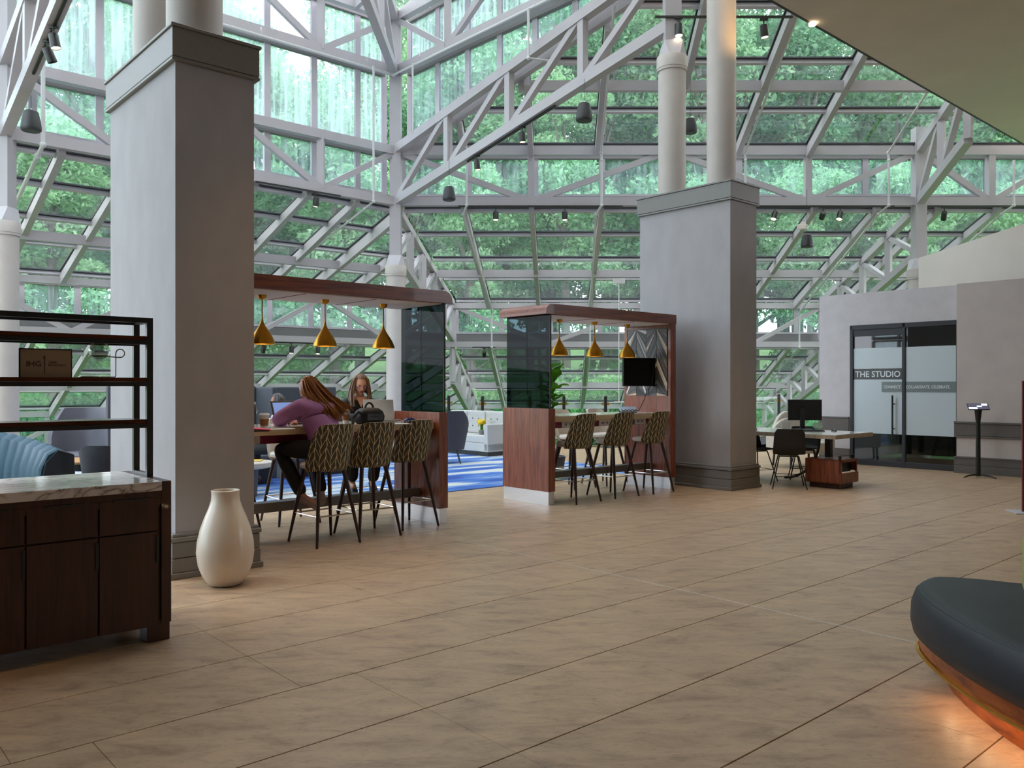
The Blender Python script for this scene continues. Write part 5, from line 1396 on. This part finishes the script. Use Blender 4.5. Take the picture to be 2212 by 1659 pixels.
for px, lab in ((807, 'white sprinkler pipe dropping beside the middle corner column'), (93, 'thick white sprinkler pipe hanging at the upper left by the loudspeaker')):
    p = onR(px, L0=15.1-.45); n_ = NL*6.2; pa = [(p.x, p.y, 8.0 if px == 807 else 6.9), (p.x, p.y, 5.22), (p.x+LX.x*.35, p.y+LX.y*.35, 5.12)]
    q = V((p.x, p.y, 5.12))+LX*.35+n_; e = .2
    pa += [(q.x, q.y, 3.66), (q.x+LX.x*.15, q.y+LX.y*.15, 3.5), (q.x+LX.x*.15, q.y+LX.y*.15, 2.5)]
    pipe(pa, lab, .024 if px == 807 else .034)
a0 = C0-RX*5.2-LX*.28+Zv*8.02; a1 = C0+V((0, -.35, 8.02)); a2 = C0+UW*6.4-outU*.32+Zv*8.02
pm = pipe([a0, a1, a2], 'long white sprinkler main running under the upper beams around the corner', .026)
for (base, D_, ts_) in ((C0-LX*.28, -RX, (.9, 3.2)), (C0-outU*.32, UW, (1.3, 4.6))):
    for t in ts_:
        q = base+D_*t; MB().tube([(q.x, q.y, 8.03), (q.x, q.y, 8.18)], .008, 6).build('hanger', m_chrome, pm, world=True)
q = C0-outU*.32+UW*1.05; pipe([(q.x, q.y, 8.02), (q.x, q.y, 6.6)], 'short white sprinkler drop right of the middle corner post', .02, False)
q = C0-outU*.32+UW*4.45; pipe([(q.x, q.y, 8.02), (q.x, q.y, 7.15), (q.x+.45, q.y+.1, 7.13)], 'white sprinkler drop in the middle of the upper glazed wall', .024)

# ================================================================== TABLE THINGS
T1 = 1.066
def tp1(px, py, z=T1): return fp(px, py, z)
def cup(px, py, label):
    p = tp1(px, py); root = thing('coffee_cup', label, 'cup', p)
    MB().lathe([(.001, 0), (.028, 0), (.042, .125), (.040, .125), (.027, .004), (.001, .004)], n=24).build('cup_body', m_outlet, root, smooth=True)
    MB().lathe([(.0325, .035), (.034, .035), (.0405, .092), (.039, .092)], n=24).build('cardboard_sleeve', M_('kraft_sleeve', s2l(152, 104, 66), .8), root, smooth=True)
    MB().lathe([(.044, .122), (.045, .130), (.040, .134), (.038, .142), (.001, .140)], n=24).build('cup_lid', m_white, root, smooth=True)
    return root
cup(571, 928, 'white paper coffee cup with a brown sleeve left of the black laptop')
cup(747, 915, 'white paper coffee cup with a brown sleeve beside the woman in black')
def laptop(loc, rz, open_a, label, shell, scr, w_=.33, dp=.23):
    root = thing('laptop', label, 'laptop', loc, rz)
    MB().b2((-w_/2, -dp/2, 0), (w_/2, dp/2, .016)).build('keyboard_base', shell, root, bevel=.003)
    kb_ = MB()
    for i in range(11):
        for j in range(4): kb_.b2((-w_/2+.02+i*.027, -.03+j*.03, .016), (-w_/2+.042+i*.027, -.006+j*.03, .019))
    tag(kb_.build('keys', m_black, root), kind='stuff')
    Ml = Matrix.Translation(V((0, dp/2, .014))) @ Matrix.Rotation(-open_a, 4, 'X')   # lid hinged at +y, tilting back
    def lid(a, b, n, m, **kw):
        mb = MB().b2(a, b); mb.v = [tuple(Ml @ V(p)) for p in mb.v]; return mb.build(n, m, root, **kw)
    lid((-w_/2, 0, 0), (w_/2, .008, .225), 'lid', shell, bevel=.002)
    lid((-w_/2+.005, -.002, .005), (w_/2-.005, 0, .22), 'bezel', m_blackplastic)
    lid((-w_/2+.02, -.004, .03), (w_/2-.02, -.002, .205), 'screen', scr)
    return root
m_lscr = emis('laptop_screen', s2l(120, 150, 215), .55)
m_silver = M_('silver_laptop_shell', s2l(188, 184, 180), .35, .6)
l1 = laptop(tp1(634, 915)+V((.02, 0, 0)), math.radians(50), .35, 'black laptop open to a blue page in front of the woman in purple', m_blackplastic, m_lscr)
l2 = laptop(V((-1.385, 8.93, T1)), math.radians(180-9), .22, 'silver laptop seen from behind in front of the woman with glasses', m_silver, m_lscr)
wb_ = thing('water_bottle', 'clear plastic water bottle at the table edge beside the near column', 'bottle', tp1(549, 925))
MB().lathe([(.001, 0), (.032, 0), (.034, .02), (.031, .06), (.034, .10), (.034, .15), (.022, .185), (.013, .2), (.013, .215)], n=22).build('bottle_body', g_clear, wb_, smooth=True)
MB().lathe([(.001, .235), (.015, .235), (.015, .212), (.001, .212)], n=16).build('bottle_cap', m_white, wb_, smooth=True)
pk = thing('phone_case', 'pink folded case lying on the table beside the coffee cup', 'case', tp1(560, 932), .5)
MB().slab([V((-.09, -.04, .025)), V((.09, -.05, .010)), V((.10, .05, .012)), V((-.08, .05, .04))], (0, 0, .014)).build('case_body', M_('pink_case', s2l(206, 62, 96), .5), pk, bevel=.004); MB().b2((-.08, -.05, 0), (.07, .03, .012)).build('lower_flap', m_black, pk)
pa_ = thing('paper_sheets', 'white sheets of paper on the table in front of the black laptop', 'paper', tp1(604, 927)+V((0, 0, 0)), .4)
MB().b2((-.10, -.08, 0), (.10, .08, .003)).b2((-.06, -.11, .003), (.12, .05, .005)).build('sheets', m_white, pa_)
pa2 = thing('open_notebook', 'open white notebook on the table right of the backpack', 'notebook', tp1(856, 917), .5)
MB().b2((-.13, -.09, 0), (-.002, .09, .008)).b2((.002, -.09, 0), (.13, .09, .008)).build('pages', m_white, pa2); MB().b2((-.135, -.095, -.0), (.135, .095, .003)).build('cover', m_black, pa2)
gc = thing('glasses_case', 'navy blue domed case on the table near the booth panel', 'case', tp1(885, 911), .7)
MB().ball((0, 0, .0), .07, 18, 12, (1.15, .7, .62)).build('shell', M_('navy_case', s2l(32, 44, 104), .3), gc, smooth=True)
# backpack
bp = thing('backpack', 'black backpack with a loop handle standing on the table edge behind the middle stool', 'bag', V((-1.44, 8.40, T1)), ANG+.1)
rings = []
for z, w_, d_ in ((0, .13, .07), (.02, .155, .09), (.07, .16, .10), (.12, .14, .09), (.15, .10, .06), (.158, .03, .02)):
    rings.append([(w_*math.copysign(abs(math.cos(a))**.6, math.cos(a)), d_*math.copysign(abs(math.sin(a))**.6, math.sin(a)), z) for a in [2*PI*k_/28 for k_ in range(28)]])
loft(rings).build('bag_body', M_('black_nylon', (.012, .012, .014), .6, bump=.3), bp, smooth=True, angle=70)
MB().tube([(-.05+.05*(1-math.cos(t)), .0, .145+.06*math.sin(t)) for t in [PI*k_/12 for k_ in range(13)]], .010, 8).build('loop_handle', M_('black_webbing', (.02, .02, .02), .7), bp, smooth=True)
MB().b2((-.10, -.098, .03), (.10, -.088, .10)).build('front_pocket', m_black, bp, bevel=.01)
MB().tube([(-.13, -.05, .1), (-.2, -.08, .12), (-.24, -.05, .06), (-.2, .0, .012)], .016, 8).build('shoulder_strap', m_black, bp, smooth=True)
# phone tray on the empty booth table
tr_ = thing('charging_tray', 'pale blue tray with coiled black cable on the empty booth table by the mosaic panel', 'tray', loc_in(B2, 2.08, .52, T1), ANG-.5)
MB().slab([V((-.13, -.05, .012)), V((.13, -.05, .012)), V((.13, .06, .075)), V((-.13, .06, .075))], (0, 0, .012)).build('tray_top', M_('pale_blue_tray', s2l(176, 190, 214), .4), tr_, bevel=.003); MB().b2((-.12, -.03, 0), (.12, .05, .02)).build('tray_foot', m_black, tr_)
MB().tube([(-.12+.018*i, -.055+.014*math.sin(i*1.7), .03+.012*math.cos(i*2.1)) for i in range(15)]+[(.18, .0, .06), (.26, .02, .20), (.30, .0, .40)], .006, 6).build('cable', m_black, tr_, smooth=True)
cg = thing('green_folder', 'sea green folder and cables hanging below the occupied booth table', 'folder', (-2.98, 10.1, .44), .3) if False else None

# ================================================================== PEOPLE
def skin_mesh(pts, edges, levels=2, root=0):
    me = bpy.data.meshes.new('skin_tmp'); names_ = list(pts.keys()); idx = {n: i for i, n in enumerate(names_)}
    me.from_pydata([pts[n][0] for n in names_], [(idx[a], idx[b]) for a, b in edges], [])
    ob = bpy.data.objects.new('skin_tmp', me); C.objects.link(ob)
    ob.modifiers.new('s', 'SKIN'); me.skin_vertices  # layer is made with the modifier
    if not me.skin_vertices:
        bm = bmesh.new(); bm.from_mesh(me); bm.verts.layers.skin.verify(); bm.to_mesh(me); bm.free()
    for n in names_:
        sv = me.skin_vertices[0].data[idx[n]]; r = pts[n][1]; sv.radius = r if isinstance(r, tuple) else (r, r)
        sv.use_root = (idx[n] == root)
    m2 = ob.modifiers.new('u', 'SUBSURF'); m2.levels = levels; m2.render_levels = levels
    dg = bpy.context.evaluated_depsgraph_get(); dg.update(); em = bpy.data.meshes.new_from_object(ob.evaluated_get(dg))
    v = [tuple(p.co) for p in em.vertices]; f = [tuple(p.vertices) for p in em.polygons]
    bpy.data.objects.remove(ob); bpy.data.meshes.remove(em)
    return v, f
def head_mesh(c, fwd, up, s=1.0):
    """head centred at c; returns verts, faces, per-face material slot (0 skin, 1 lip, 2 eye white, 3 iris/brow)"""
    fwd = V(fwd).normalized(); up = V(up); up = (up-fwd*up.dot(fwd)).normalized(); rt = fwd.cross(up)
    nu, nv = 40, 26; vs_ = []; fs = []
    def g(x, z, x0, z0, sx, sz): return math.exp(-((x-x0)/sx)**2-((z-z0)/sz)**2)
    for j in range(nv+1):
        ph_ = PI*j/nv
        for i in range(nu):
            th_ = 2*PI*i/nu
            x, y, z = math.sin(ph_)*math.cos(th_), math.sin(ph_)*math.sin(th_), -math.cos(ph_)
            wx = .074*(1-.30*max(0, -z)**1.3); wy = .094; wz = .118
            X_, Y_, Z_ = x*wx, y*wy, z*wz
            if y > 0:
                Y_ += .022*g(x, z, 0, -.12, .16, .17)+.006*g(x, z, 0, .1, .10, .22)
                Y_ -= .010*(g(x, z, .36, .06, .2, .12)+g(x, z, -.36, .06, .2, .12))
                Y_ += .006*g(x, z, 0, -.46, .30, .07)+.010*g(x, z, 0, -.80, .35, .16)
                Y_ -= .004*g(x, z, 0, -.33, .2, .05)
                Y_ -= .012*max(0, -z-.2)*(1-g(x, z, 0, -.8, .5, .4))
            vs_.append(c+(rt*X_+fwd*Y_+up*Z_)*s)
    mat_ = []
    for j in range(nv):
        for i in range(nu):
            i2 = (i+1) % nu; fs.append((j*nu+i, j*nu+i2, (j+1)*nu+i2, (j+1)*nu+i))
            zc = -math.cos(PI*(j+.5)/nv); xc = math.sin(PI*(j+.5)/nv)*math.cos(2*PI*(i+.5)/nu); yc = math.sin(PI*(j+.5)/nv)*math.sin(2*PI*(i+.5)/nu)
            sl = 0
            if yc > .5 and abs(zc+.47) < .07 and abs(xc) < .24: sl = 1
            mat_.append(sl)
    def blob(x, y, z, rx, ry, rz, slot):
        b = MB().ball((0, 0, 0), 1, 12, 8); k0 = len(vs_)
        for p in b.v: vs_.append(c+(rt*(x+p[0]*rx)+fwd*(y+p[1]*ry)+up*(z+p[2]*rz))*s)
        for f in b.f: fs.append(tuple(k0+q_ for q_ in f)); mat_.append(slot)
    for sx in (-1, 1):
        blob(sx*.027, .073, .006, .011, .008, .006, 2); blob(sx*.027, .079, .006, .005, .004, .005, 3); blob(sx*.028, .086, .026, .016, .003, .003, 3)
        blob(sx*.073, -.005, -.008, .007, .016, .028, 0)
    return vs_, fs, mat_
def hand(wrist, d, nrm, s=1.0, curl=.5):
    """palm with five separate bent fingers; d = pointing direction, nrm = back-of-hand direction"""
    d = V(d).normalized(); nrm = V(nrm); nrm = (nrm-d*nrm.dot(d)).normalized(); sd = d.cross(nrm)
    mb = MB()
    sec = []
    for t, w_, h_ in ((-.02, .024, .019), (.02, .032, .016), (.06, .040, .014), (.085, .040, .012), (.092, .03, .006)):
        sec.append([tuple(wrist+d*t*s+sd*w_*s*math.cos(a)+nrm*h_*s*math.sin(a)) for a in [2*PI*k_/14 for k_ in range(14)]])
    L_ = loft(sec); mb.add(L_.v, L_.f)
    for i, (off, ln) in enumerate(((-.029, .062), (-.010, .074), (.010, .079), (.029, .070))):
        p = wrist+(d*.080+sd*off)*s; q = [p]; dd = d.copy()
        for k_ in range(3):
            dd = (Matrix.Rotation(-curl*.6, 3, sd) @ dd) if sd.length else dd
            if (Matrix.Rotation(-curl*.6, 3, sd) @ d).dot(nrm) > 0: dd = d*math.cos(curl*.6*(k_+1))-nrm*math.sin(curl*.6*(k_+1))
            q.append(q[-1]+dd*ln*s*(.42, .33, .25)[k_])
        mb.tube(q, [.0092*s, .0085*s, .0078*s, .0058*s], 8)
    p = wrist+(d*.025+sd*.030)*s; mb.tube([p, p+(d*.03+sd*.024-nrm*.006)*s, p+(d*.058+sd*.030-nrm*.012)*s], [.012*s, .0105*s, .0075*s], 8)
    return mb
def person(name_label, loc, rz, J, skin_m, top_m, leg_m, shoe_m, hair_fn, neckline=.0, sleeves=1.0, extra=None, top_scale=1.0, hands=True, face=True):
    """J: joints in local space, person faces +y, x to her right"""
    root = thing('person', name_label, 'person', loc, rz)
    P = {k_: V(v) for k_, v in J.items()}
    chest = P['chest']; neck = P['neck']; head = P['head']; pel = P['pelvis']
    bodyp = {'pelvis': (pel, (.13, .10)), 'waist': (pel.lerp(chest, .45), (.105, .085)), 'chest': (chest, (.125, .10)), 'upper': (chest.lerp(neck, .6), (.09, .07)),
             'neck': (neck, .048), 'skull': (neck.lerp(head, .55), .052)}
    E = [('pelvis', 'waist'), ('waist', 'chest'), ('chest', 'upper'), ('upper', 'neck'), ('neck', 'skull')]
    for s_ in 'lr':
        sh_, el_, wr_2 = P['sh_'+s_], P['el_'+s_], P['wr_'+s_]; hp_, kn_, an_, to_ = P['hip_'+s_], P['kn_'+s_], P['an_'+s_], P['toe_'+s_]
        for n_, p_, r_ in (('sh', sh_, .052), ('ua', sh_.lerp(el_, .5), .044), ('el', el_, .037), ('fa', el_.lerp(wr_2, .5), .034), ('wr', wr_2, .023),
                           ('hip', hp_, .088), ('th', hp_.lerp(kn_, .5), .074), ('kn', kn_, .054), ('ca', kn_.lerp(an_, .4), .050), ('an', an_, .034), ('foot', an_.lerp(to_, .9), .030)):
            bodyp[n_+s_] = (p_, r_)
        E += [('upper', 'sh'+s_), ('sh'+s_, 'ua'+s_), ('ua'+s_, 'el'+s_), ('el'+s_, 'fa'+s_), ('fa'+s_, 'wr'+s_), ('pelvis', 'hip'+s_), ('hip'+s_, 'th'+s_), ('th'+s_, 'kn'+s_), ('kn'+s_, 'ca'+s_), ('ca'+s_, 'an'+s_), ('an'+s_, 'foot'+s_)]
    v, f = skin_mesh(bodyp, E)
    mb = MB().add(v, f); slots = [0]*len(f)
    hv, hf, hm = head_mesh(head, P['look'], P['up'])
    mb.add(hv, hf); slots += hm
    if hands:
        for s_ in 'lr':
            d_ = (P['hd_'+s_]-P['wr_'+s_]); sgn = 1 if s_ == 'l' else -1
            h_ = hand(P['wr_'+s_], d_, V((0, 0, 1)), 1.0, .45)
            if s_ == 'r':
                pass
            mb.add(h_.v, h_.f); slots += [0]*len(h_.f)
    me = bpy.data.meshes.new('body'); me.from_pydata(mb.v, [], mb.f)
    for m_ in (skin_m, M_('lip_colour', s2l(170, 88, 82), .4), M_('eye_white', (.8, .8, .8), .2), M_('iris_brow', s2l(60, 42, 34), .3)): me.materials.append(m_)
    me.polygons.foreach_set('material_index', slots); me.polygons.foreach_set('use_smooth', [True]*len(slots)); me.update()
    bo = bpy.data.objects.new('body', me); C.objects.link(bo); bo.parent = root
    # top (sweater, jacket or blouse)
    g_ = top_scale
    tpz = {'hem': (pel+V((0, 0, -.02)), (.158*g_, .125*g_)), 'waist': (pel.lerp(chest, .45), (.135*g_, .112*g_)), 'chest': (chest, (.152*g_, .122*g_)), 'upper': (chest.lerp(neck, .62), (.108*g_, .088*g_)), 'collar': (chest.lerp(neck, .93), .060)}
    TE = [('hem', 'waist'), ('waist', 'chest'), ('chest', 'upper'), ('upper', 'collar')]
    for s_ in 'lr':
        sh_, el_, wr_2 = P['sh_'+s_], P['el_'+s_], P['wr_'+s_]
        for n_, p_, r_ in (('sh', sh_, .068*g_), ('ua', sh_.lerp(el_, .5), .062*g_), ('el', el_, .055*g_), ('fa', el_.lerp(wr_2, .5), .047*g_), ('wr', el_.lerp(wr_2, .93*sleeves), .036)):
            tpz[n_+s_] = (p_, r_)
        TE += [('upper', 'sh'+s_), ('sh'+s_, 'ua'+s_), ('ua'+s_, 'el'+s_), ('el'+s_, 'fa'+s_), ('fa'+s_, 'wr'+s_)]
    v, f = skin_mesh(tpz, TE); MB().add(v, f).build('top', top_m, root, smooth=True, angle=180)
    # trousers
    tr = {'pelvis': (pel, (.150, .118))}; RE = []
    for s_ in 'lr':
        hp_, kn_, an_ = P['hip_'+s_], P['kn_'+s_], P['an_'+s_]
        for n_, p_, r_ in (('hip', hp_, .105), ('th', hp_.lerp(kn_, .5), .092), ('kn', kn_, .074), ('ca', kn_.lerp(an_, .5), .070), ('an', kn_.lerp(an_, .97), .066)): tr[n_+s_] = (p_, r_)
        RE += [('pelvis', 'hip'+s_), ('hip'+s_, 'th'+s_), ('th'+s_, 'kn'+s_), ('kn'+s_, 'ca'+s_), ('ca'+s_, 'an'+s_)]
    v, f = skin_mesh(tr, RE); MB().add(v, f).build('trousers', leg_m, root, smooth=True, angle=180)
    for s_ in 'lr':
        an_, to_ = P['an_'+s_], P['toe_'+s_]; dn = (to_-an_); dn = V((dn.x, dn.y, dn.z))
        dxy = dn.normalized(); sd = dxy.cross(V((0, 0, 1))).normalized(); upv = sd.cross(dxy)
        secs = []
        for t, w_, h0, h1 in ((-.055, .020, -.045, -.01), (-.045, .032, -.055, .012), (.0, .036, -.057, .03), (.07, .040, -.057, .004), (.13, .044, -.057, -.018), (.175, .034, -.056, -.032), (.19, .015, -.052, -.042)):
            secs.append([tuple(an_+dxy*t+sd*w_*math.cos(a)+upv*((h0+h1)/2+(h1-h0)/2*math.sin(a))) for a in [2*PI*k_/16 for k_ in range(16)]])
        loft(secs).build('shoe', shoe_m, root, smooth=True, angle=60)
    hair_fn(root, P)
    if extra: extra(root, P)
    return root
def strands(root, paths, m, name='hair', n=60, spread=.03, seed=1, r=.007, parent=None):
    Rr = random.Random(seed); mb = MB()
    for k_ in range(n):
        pth_ = paths[k_ % len(paths)]; o1 = V((Rr.gauss(0, 1), Rr.gauss(0, 1), Rr.gauss(0, .5)))*spread
        pts = []
        for i, p in enumerate(pth_): pts.append(V(p)+o1*(.5+.7*i/len(pth_))+V((Rr.gauss(0, .004), Rr.gauss(0, .004), 0)))
        # resample smooth
        q = []
        m_n = (len(pts)-1)*4
        for i in range(m_n+1): q.append(catm(pts, min(.9999, i/m_n)))
        mb.tube(q, [r*(1-.15*abs(i/m_n-.5)) if i < m_n-2 else r*.4 for i in range(m_n+1)], 5)
    return mb.build(name, m, root, smooth=True)
def cap_hair(P, root, m, s=1.09, cut=.30, zc=-.15, name='hair_cap', part=0):
    c = P['head']; fwd = V(P['look']).normalized(); up = V(P['up']); up = (up-fwd*up.dot(fwd)).normalized(); rt = fwd.cross(up)
    nu, nv = 36, 24; vs_ = []; fs = []; keep = {}
    for j in range(nv+1):
        for i in range(nu):
            ph_ = PI*j/nv; th_ = 2*PI*i/nu; x, y, z = math.sin(ph_)*math.cos(th_), math.sin(ph_)*math.sin(th_), -math.cos(ph_)
            rr = 1+.02*math.sin(th_*22)
            vs_.append(c+rt*x*.078*s*rr+fwd*(y*.098*s*rr-.006)+up*(z*.120*s*rr+.004))
            keep[j*nu+i] = not (y > cut-.25*max(0, z) and z < .62) and z > -.75
    for j in range(nv):
        for i in range(nu):
            q = (j*nu+i, j*nu+(i+1) % nu, (j+1)*nu+(i+1) % nu, (j+1)*nu+i)
            if all(keep[a] for a in q): fs.append(q)
    return MB().add(vs_, fs).build(name, m, root, smooth=True)
def hair_mat(name, c1, c2):
    return wood(name, c1, c2, .42, stretch=(60, 60, 3), scale=1.5, coat=.1)
m_hairA = hair_mat('auburn_hair', s2l(80, 44, 16), s2l(190, 118, 48)); m_hairB = hair_mat('light_brown_hair', s2l(66, 46, 34), s2l(150, 116, 84)); m_hairC = hair_mat('dark_grey_hair', s2l(34, 30, 30), s2l(92, 88, 88))
m_purple = M_('purple_knit', s2l(180, 122, 172), .9, bump=.5, bscale=500, var=.06, scale=20)
m_jacket = M_('black_jacket', (.014, .014, .017), .75); m_trous = M_('black_trousers', (.010, .010, .011), .8)
m_shoe = M_('greige_sneaker', s2l(168, 150, 146), .7); m_shoeb = M_('black_boot', (.012, .012, .012), .4)
def blouse():
    m, nt, b = nmat('blue_white_blouse'); tc = nt.nodes.new('ShaderNodeTexCoord'); n = nt.nodes.new('ShaderNodeTexNoise'); n.inputs['Scale'].default_value = 16
    sock(nt, tc, 'Object', n, 'Vector'); r = nt.nodes.new('ShaderNodeValToRGB'); e = r.color_ramp.elements
    e[0].position = .44; e[0].color = c4(s2l(62, 84, 150)); e[1].position = .54; e[1].color = c4(s2l(206, 222, 240)); sock(nt, n, 'Fac', r, 'Fac'); sock(nt, r, 'Color', b, 'Base Color'); return m
# --- woman in the purple sweater, back to the camera, elbows on the table
def rest(root, P): pass
J1 = dict(pelvis=(.02, 0, .88), chest=(-.02, .15, 1.15), neck=(-.03, .25, 1.31), head=(-.01, .32, 1.405), look=(-.12, .95, -.55), up=(.14, .45, .9),
  sh_l=(-.20, .20, 1.23), el_l=(-.33, .37, 1.12), wr_l=(-.12, .52, 1.10), hd_l=(-.03, .56, 1.10),
  sh_r=(.15, .20, 1.23), el_r=(.27, .36, 1.12), wr_r=(.10, .53, 1.10), hd_r=(.02, .57, 1.10),
  hip_l=(-.10, .03, .85), kn_l=(-.30, .38, .86), an_l=(-.14, .20, .40), toe_l=(-.02, .14, .33),
  hip_r=(.10, .04, .85), kn_r=(.10, .44, .86), an_r=(.06, .20, .40), toe_r=(.12, .30, .36))
def hair1(root, P):
    cap_hair(P, root, m_hairA, 1.13, .45)
    h = P['head']
    A = lambda x, y, z: h+V((x, y, z))
    paths = [[A(.00, -.02, .12), A(.03, -.10, .02), A(.08, -.17, -.08), A(.15, -.24, -.17), A(.17, -.29, -.24)],
             [A(.03, .0, .12), A(.07, -.08, .03), A(.14, -.15, -.07), A(.22, -.22, -.15), A(.25, -.26, -.20)],
             [A(-.03, -.02, .11), A(-.01, -.11, .0), A(.02, -.19, -.10), A(.07, -.27, -.20), A(.10, -.30, -.27)],
             [A(-.05, -.03, .08), A(-.06, -.10, -.02), A(-.05, -.18, -.10), A(-.01, -.25, -.18), A(.03, -.29, -.26)]]
    strands(root, paths, m_hairA, 'hair_strands', 170, .024, 3, .0075)
person('woman in a purple sweater seated with her back turned, long auburn hair', (-1.70, 7.74, -.0), ANG+.10, J1, m_skin, m_purple, m_trous, m_shoe, hair1, top_scale=1.32)
# --- woman with glasses, facing the camera, typing
J2 = dict(pelvis=(0, 0, .88), chest=(0, .06, 1.16), neck=(0, .10, 1.33), head=(.0, .145, 1.45), look=(-.05, 1, -.34), up=(0, .3, 1),
  sh_l=(-.18, .08, 1.245), el_l=(-.26, .24, 1.08), wr_l=(-.10, .42, 1.115), hd_l=(-.06, .5, 1.10),
  sh_r=(.18, .08, 1.245), el_r=(.25, .24, 1.08), wr_r=(.10, .42, 1.115), hd_r=(.06, .5, 1.10),
  hip_l=(-.10, .02, .84), kn_l=(-.13, .42, .80), an_l=(-.10, .30, .37), toe_l=(-.10, .42, .32),
  hip_r=(.10, .02, .84), kn_r=(.13, .42, .80), an_r=(.12, .28, .38), toe_r=(.12, .40, .33))
def hair2(root, P):
    cap_hair(P, root, m_hairB, 1.10, .42)
    h = P['head']; A = lambda x, y, z: h+V((x, y, z)); paths = []
    for s_ in (-1, 1):
        for k_ in range(3):
            paths.append([A(s_*.015, .03-.03*k_, .122), A(s_*.066, .055-.045*k_, .06), A(s_*.088, .045-.05*k_, -.04), A(s_*(.100+.01*k_), .045-.05*k_, -.13), A(s_*(.095+.012*k_), .07-.055*k_, -.23)])
    paths.append([A(0, -.04, .115), A(0, -.10, .04), A(0, -.11, -.08), A(0, -.12, -.2)])
    strands(root, paths, m_hairB, 'hair_strands', 120, .009, 5, .0075)
def glasses(root, P):
    h = P['head']; fwd = V(P['look']).normalized(); up = V(P['up']); up = (up-fwd*up.dot(fwd)).normalized(); rt = fwd.cross(up); mb = MB()
    for s_ in (-1, 1):
        c = h+rt*s_*.030+fwd*.094+up*.005
        mb.tube([c+rt*.024*math.cos(a)+up*.017*math.sin(a) for a in [2*PI*k_/18 for k_ in range(19)]], .0026, 6)
        mb.tube([c+rt*s_*.024, h+rt*s_*.076+fwd*.0+up*.01], .0022, 5)
    mb.tube([h+rt*.007+fwd*.096+up*.008, h-rt*.007+fwd*.096+up*.008], .0025, 5)
    mb.build('eyeglasses', M_('violet_frames', s2l(74, 52, 120), .3), root, smooth=True)
    nk = MB(); c = P['neck']
    MB().slab([c+V((-.05, .062, -.015)), c+V((.05, .062, -.015)), c+V((.0, .105, -.13))], V((0, .012, 0))).build('open_collar', m_skin, root, bevel=.003)
person('woman with violet glasses and a black jacket facing the camera behind a silver laptop', (-1.75, 9.42, 0), ANG+PI-.32, J2, m_skin, m_jacket, m_trous, m_shoeb, hair2, extra=glasses, top_scale=.98)
# --- woman in the blue blouse further back, turned to the left
J3 = dict(pelvis=(0, 0, .56), chest=(0, -.02, .86), neck=(0, .02, 1.03), head=(.0, .06, 1.145), look=(.05, 1, .0), up=(0, 0, 1),
  sh_l=(-.17, .0, .95), el_l=(-.22, .08, .72), wr_l=(-.10, .28, .68), hd_l=(-.05, .36, .66),
  sh_r=(.17, .0, .95), el_r=(.20, .12, .74), wr_r=(.07, .22, .86), hd_r=(.04, .24, .95),
  hip_l=(-.10, .04, .53), kn_l=(-.12, .45, .50), an_l=(-.12, .44, .09), toe_l=(-.12, .56, .06),
  hip_r=(.10, .04, .53), kn_r=(.12, .45, .50), an_r=(.12, .44, .09), toe_r=(.12, .56, .06))
def hair3(root, P):
    cap_hair(P, root, m_hairC, 1.10, .36)
    h = P['head']; A = lambda x, y, z: h+V((x, y, z))
    paths = [[A(s_*.03, -.02, .12), A(s_*.075, -.05, .05), A(s_*.085, -.07, -.06), A(s_*.08, -.09, -.17)] for s_ in (-1, 1)]+[[A(0, -.05, .11), A(0, -.11, .02), A(.0, -.12, -.08), A(0, -.12, -.2)]]*2
    strands(root, paths, m_hairC, 'hair_strands', 90, .016, 8, .008)
person('woman in a blue and white blouse sitting sideways before the grey felt bench', (-3.20, 11.55, .06), math.radians(78), J3, m_skin2, blouse(), m_trous, m_shoeb, hair3, top_scale=.95)
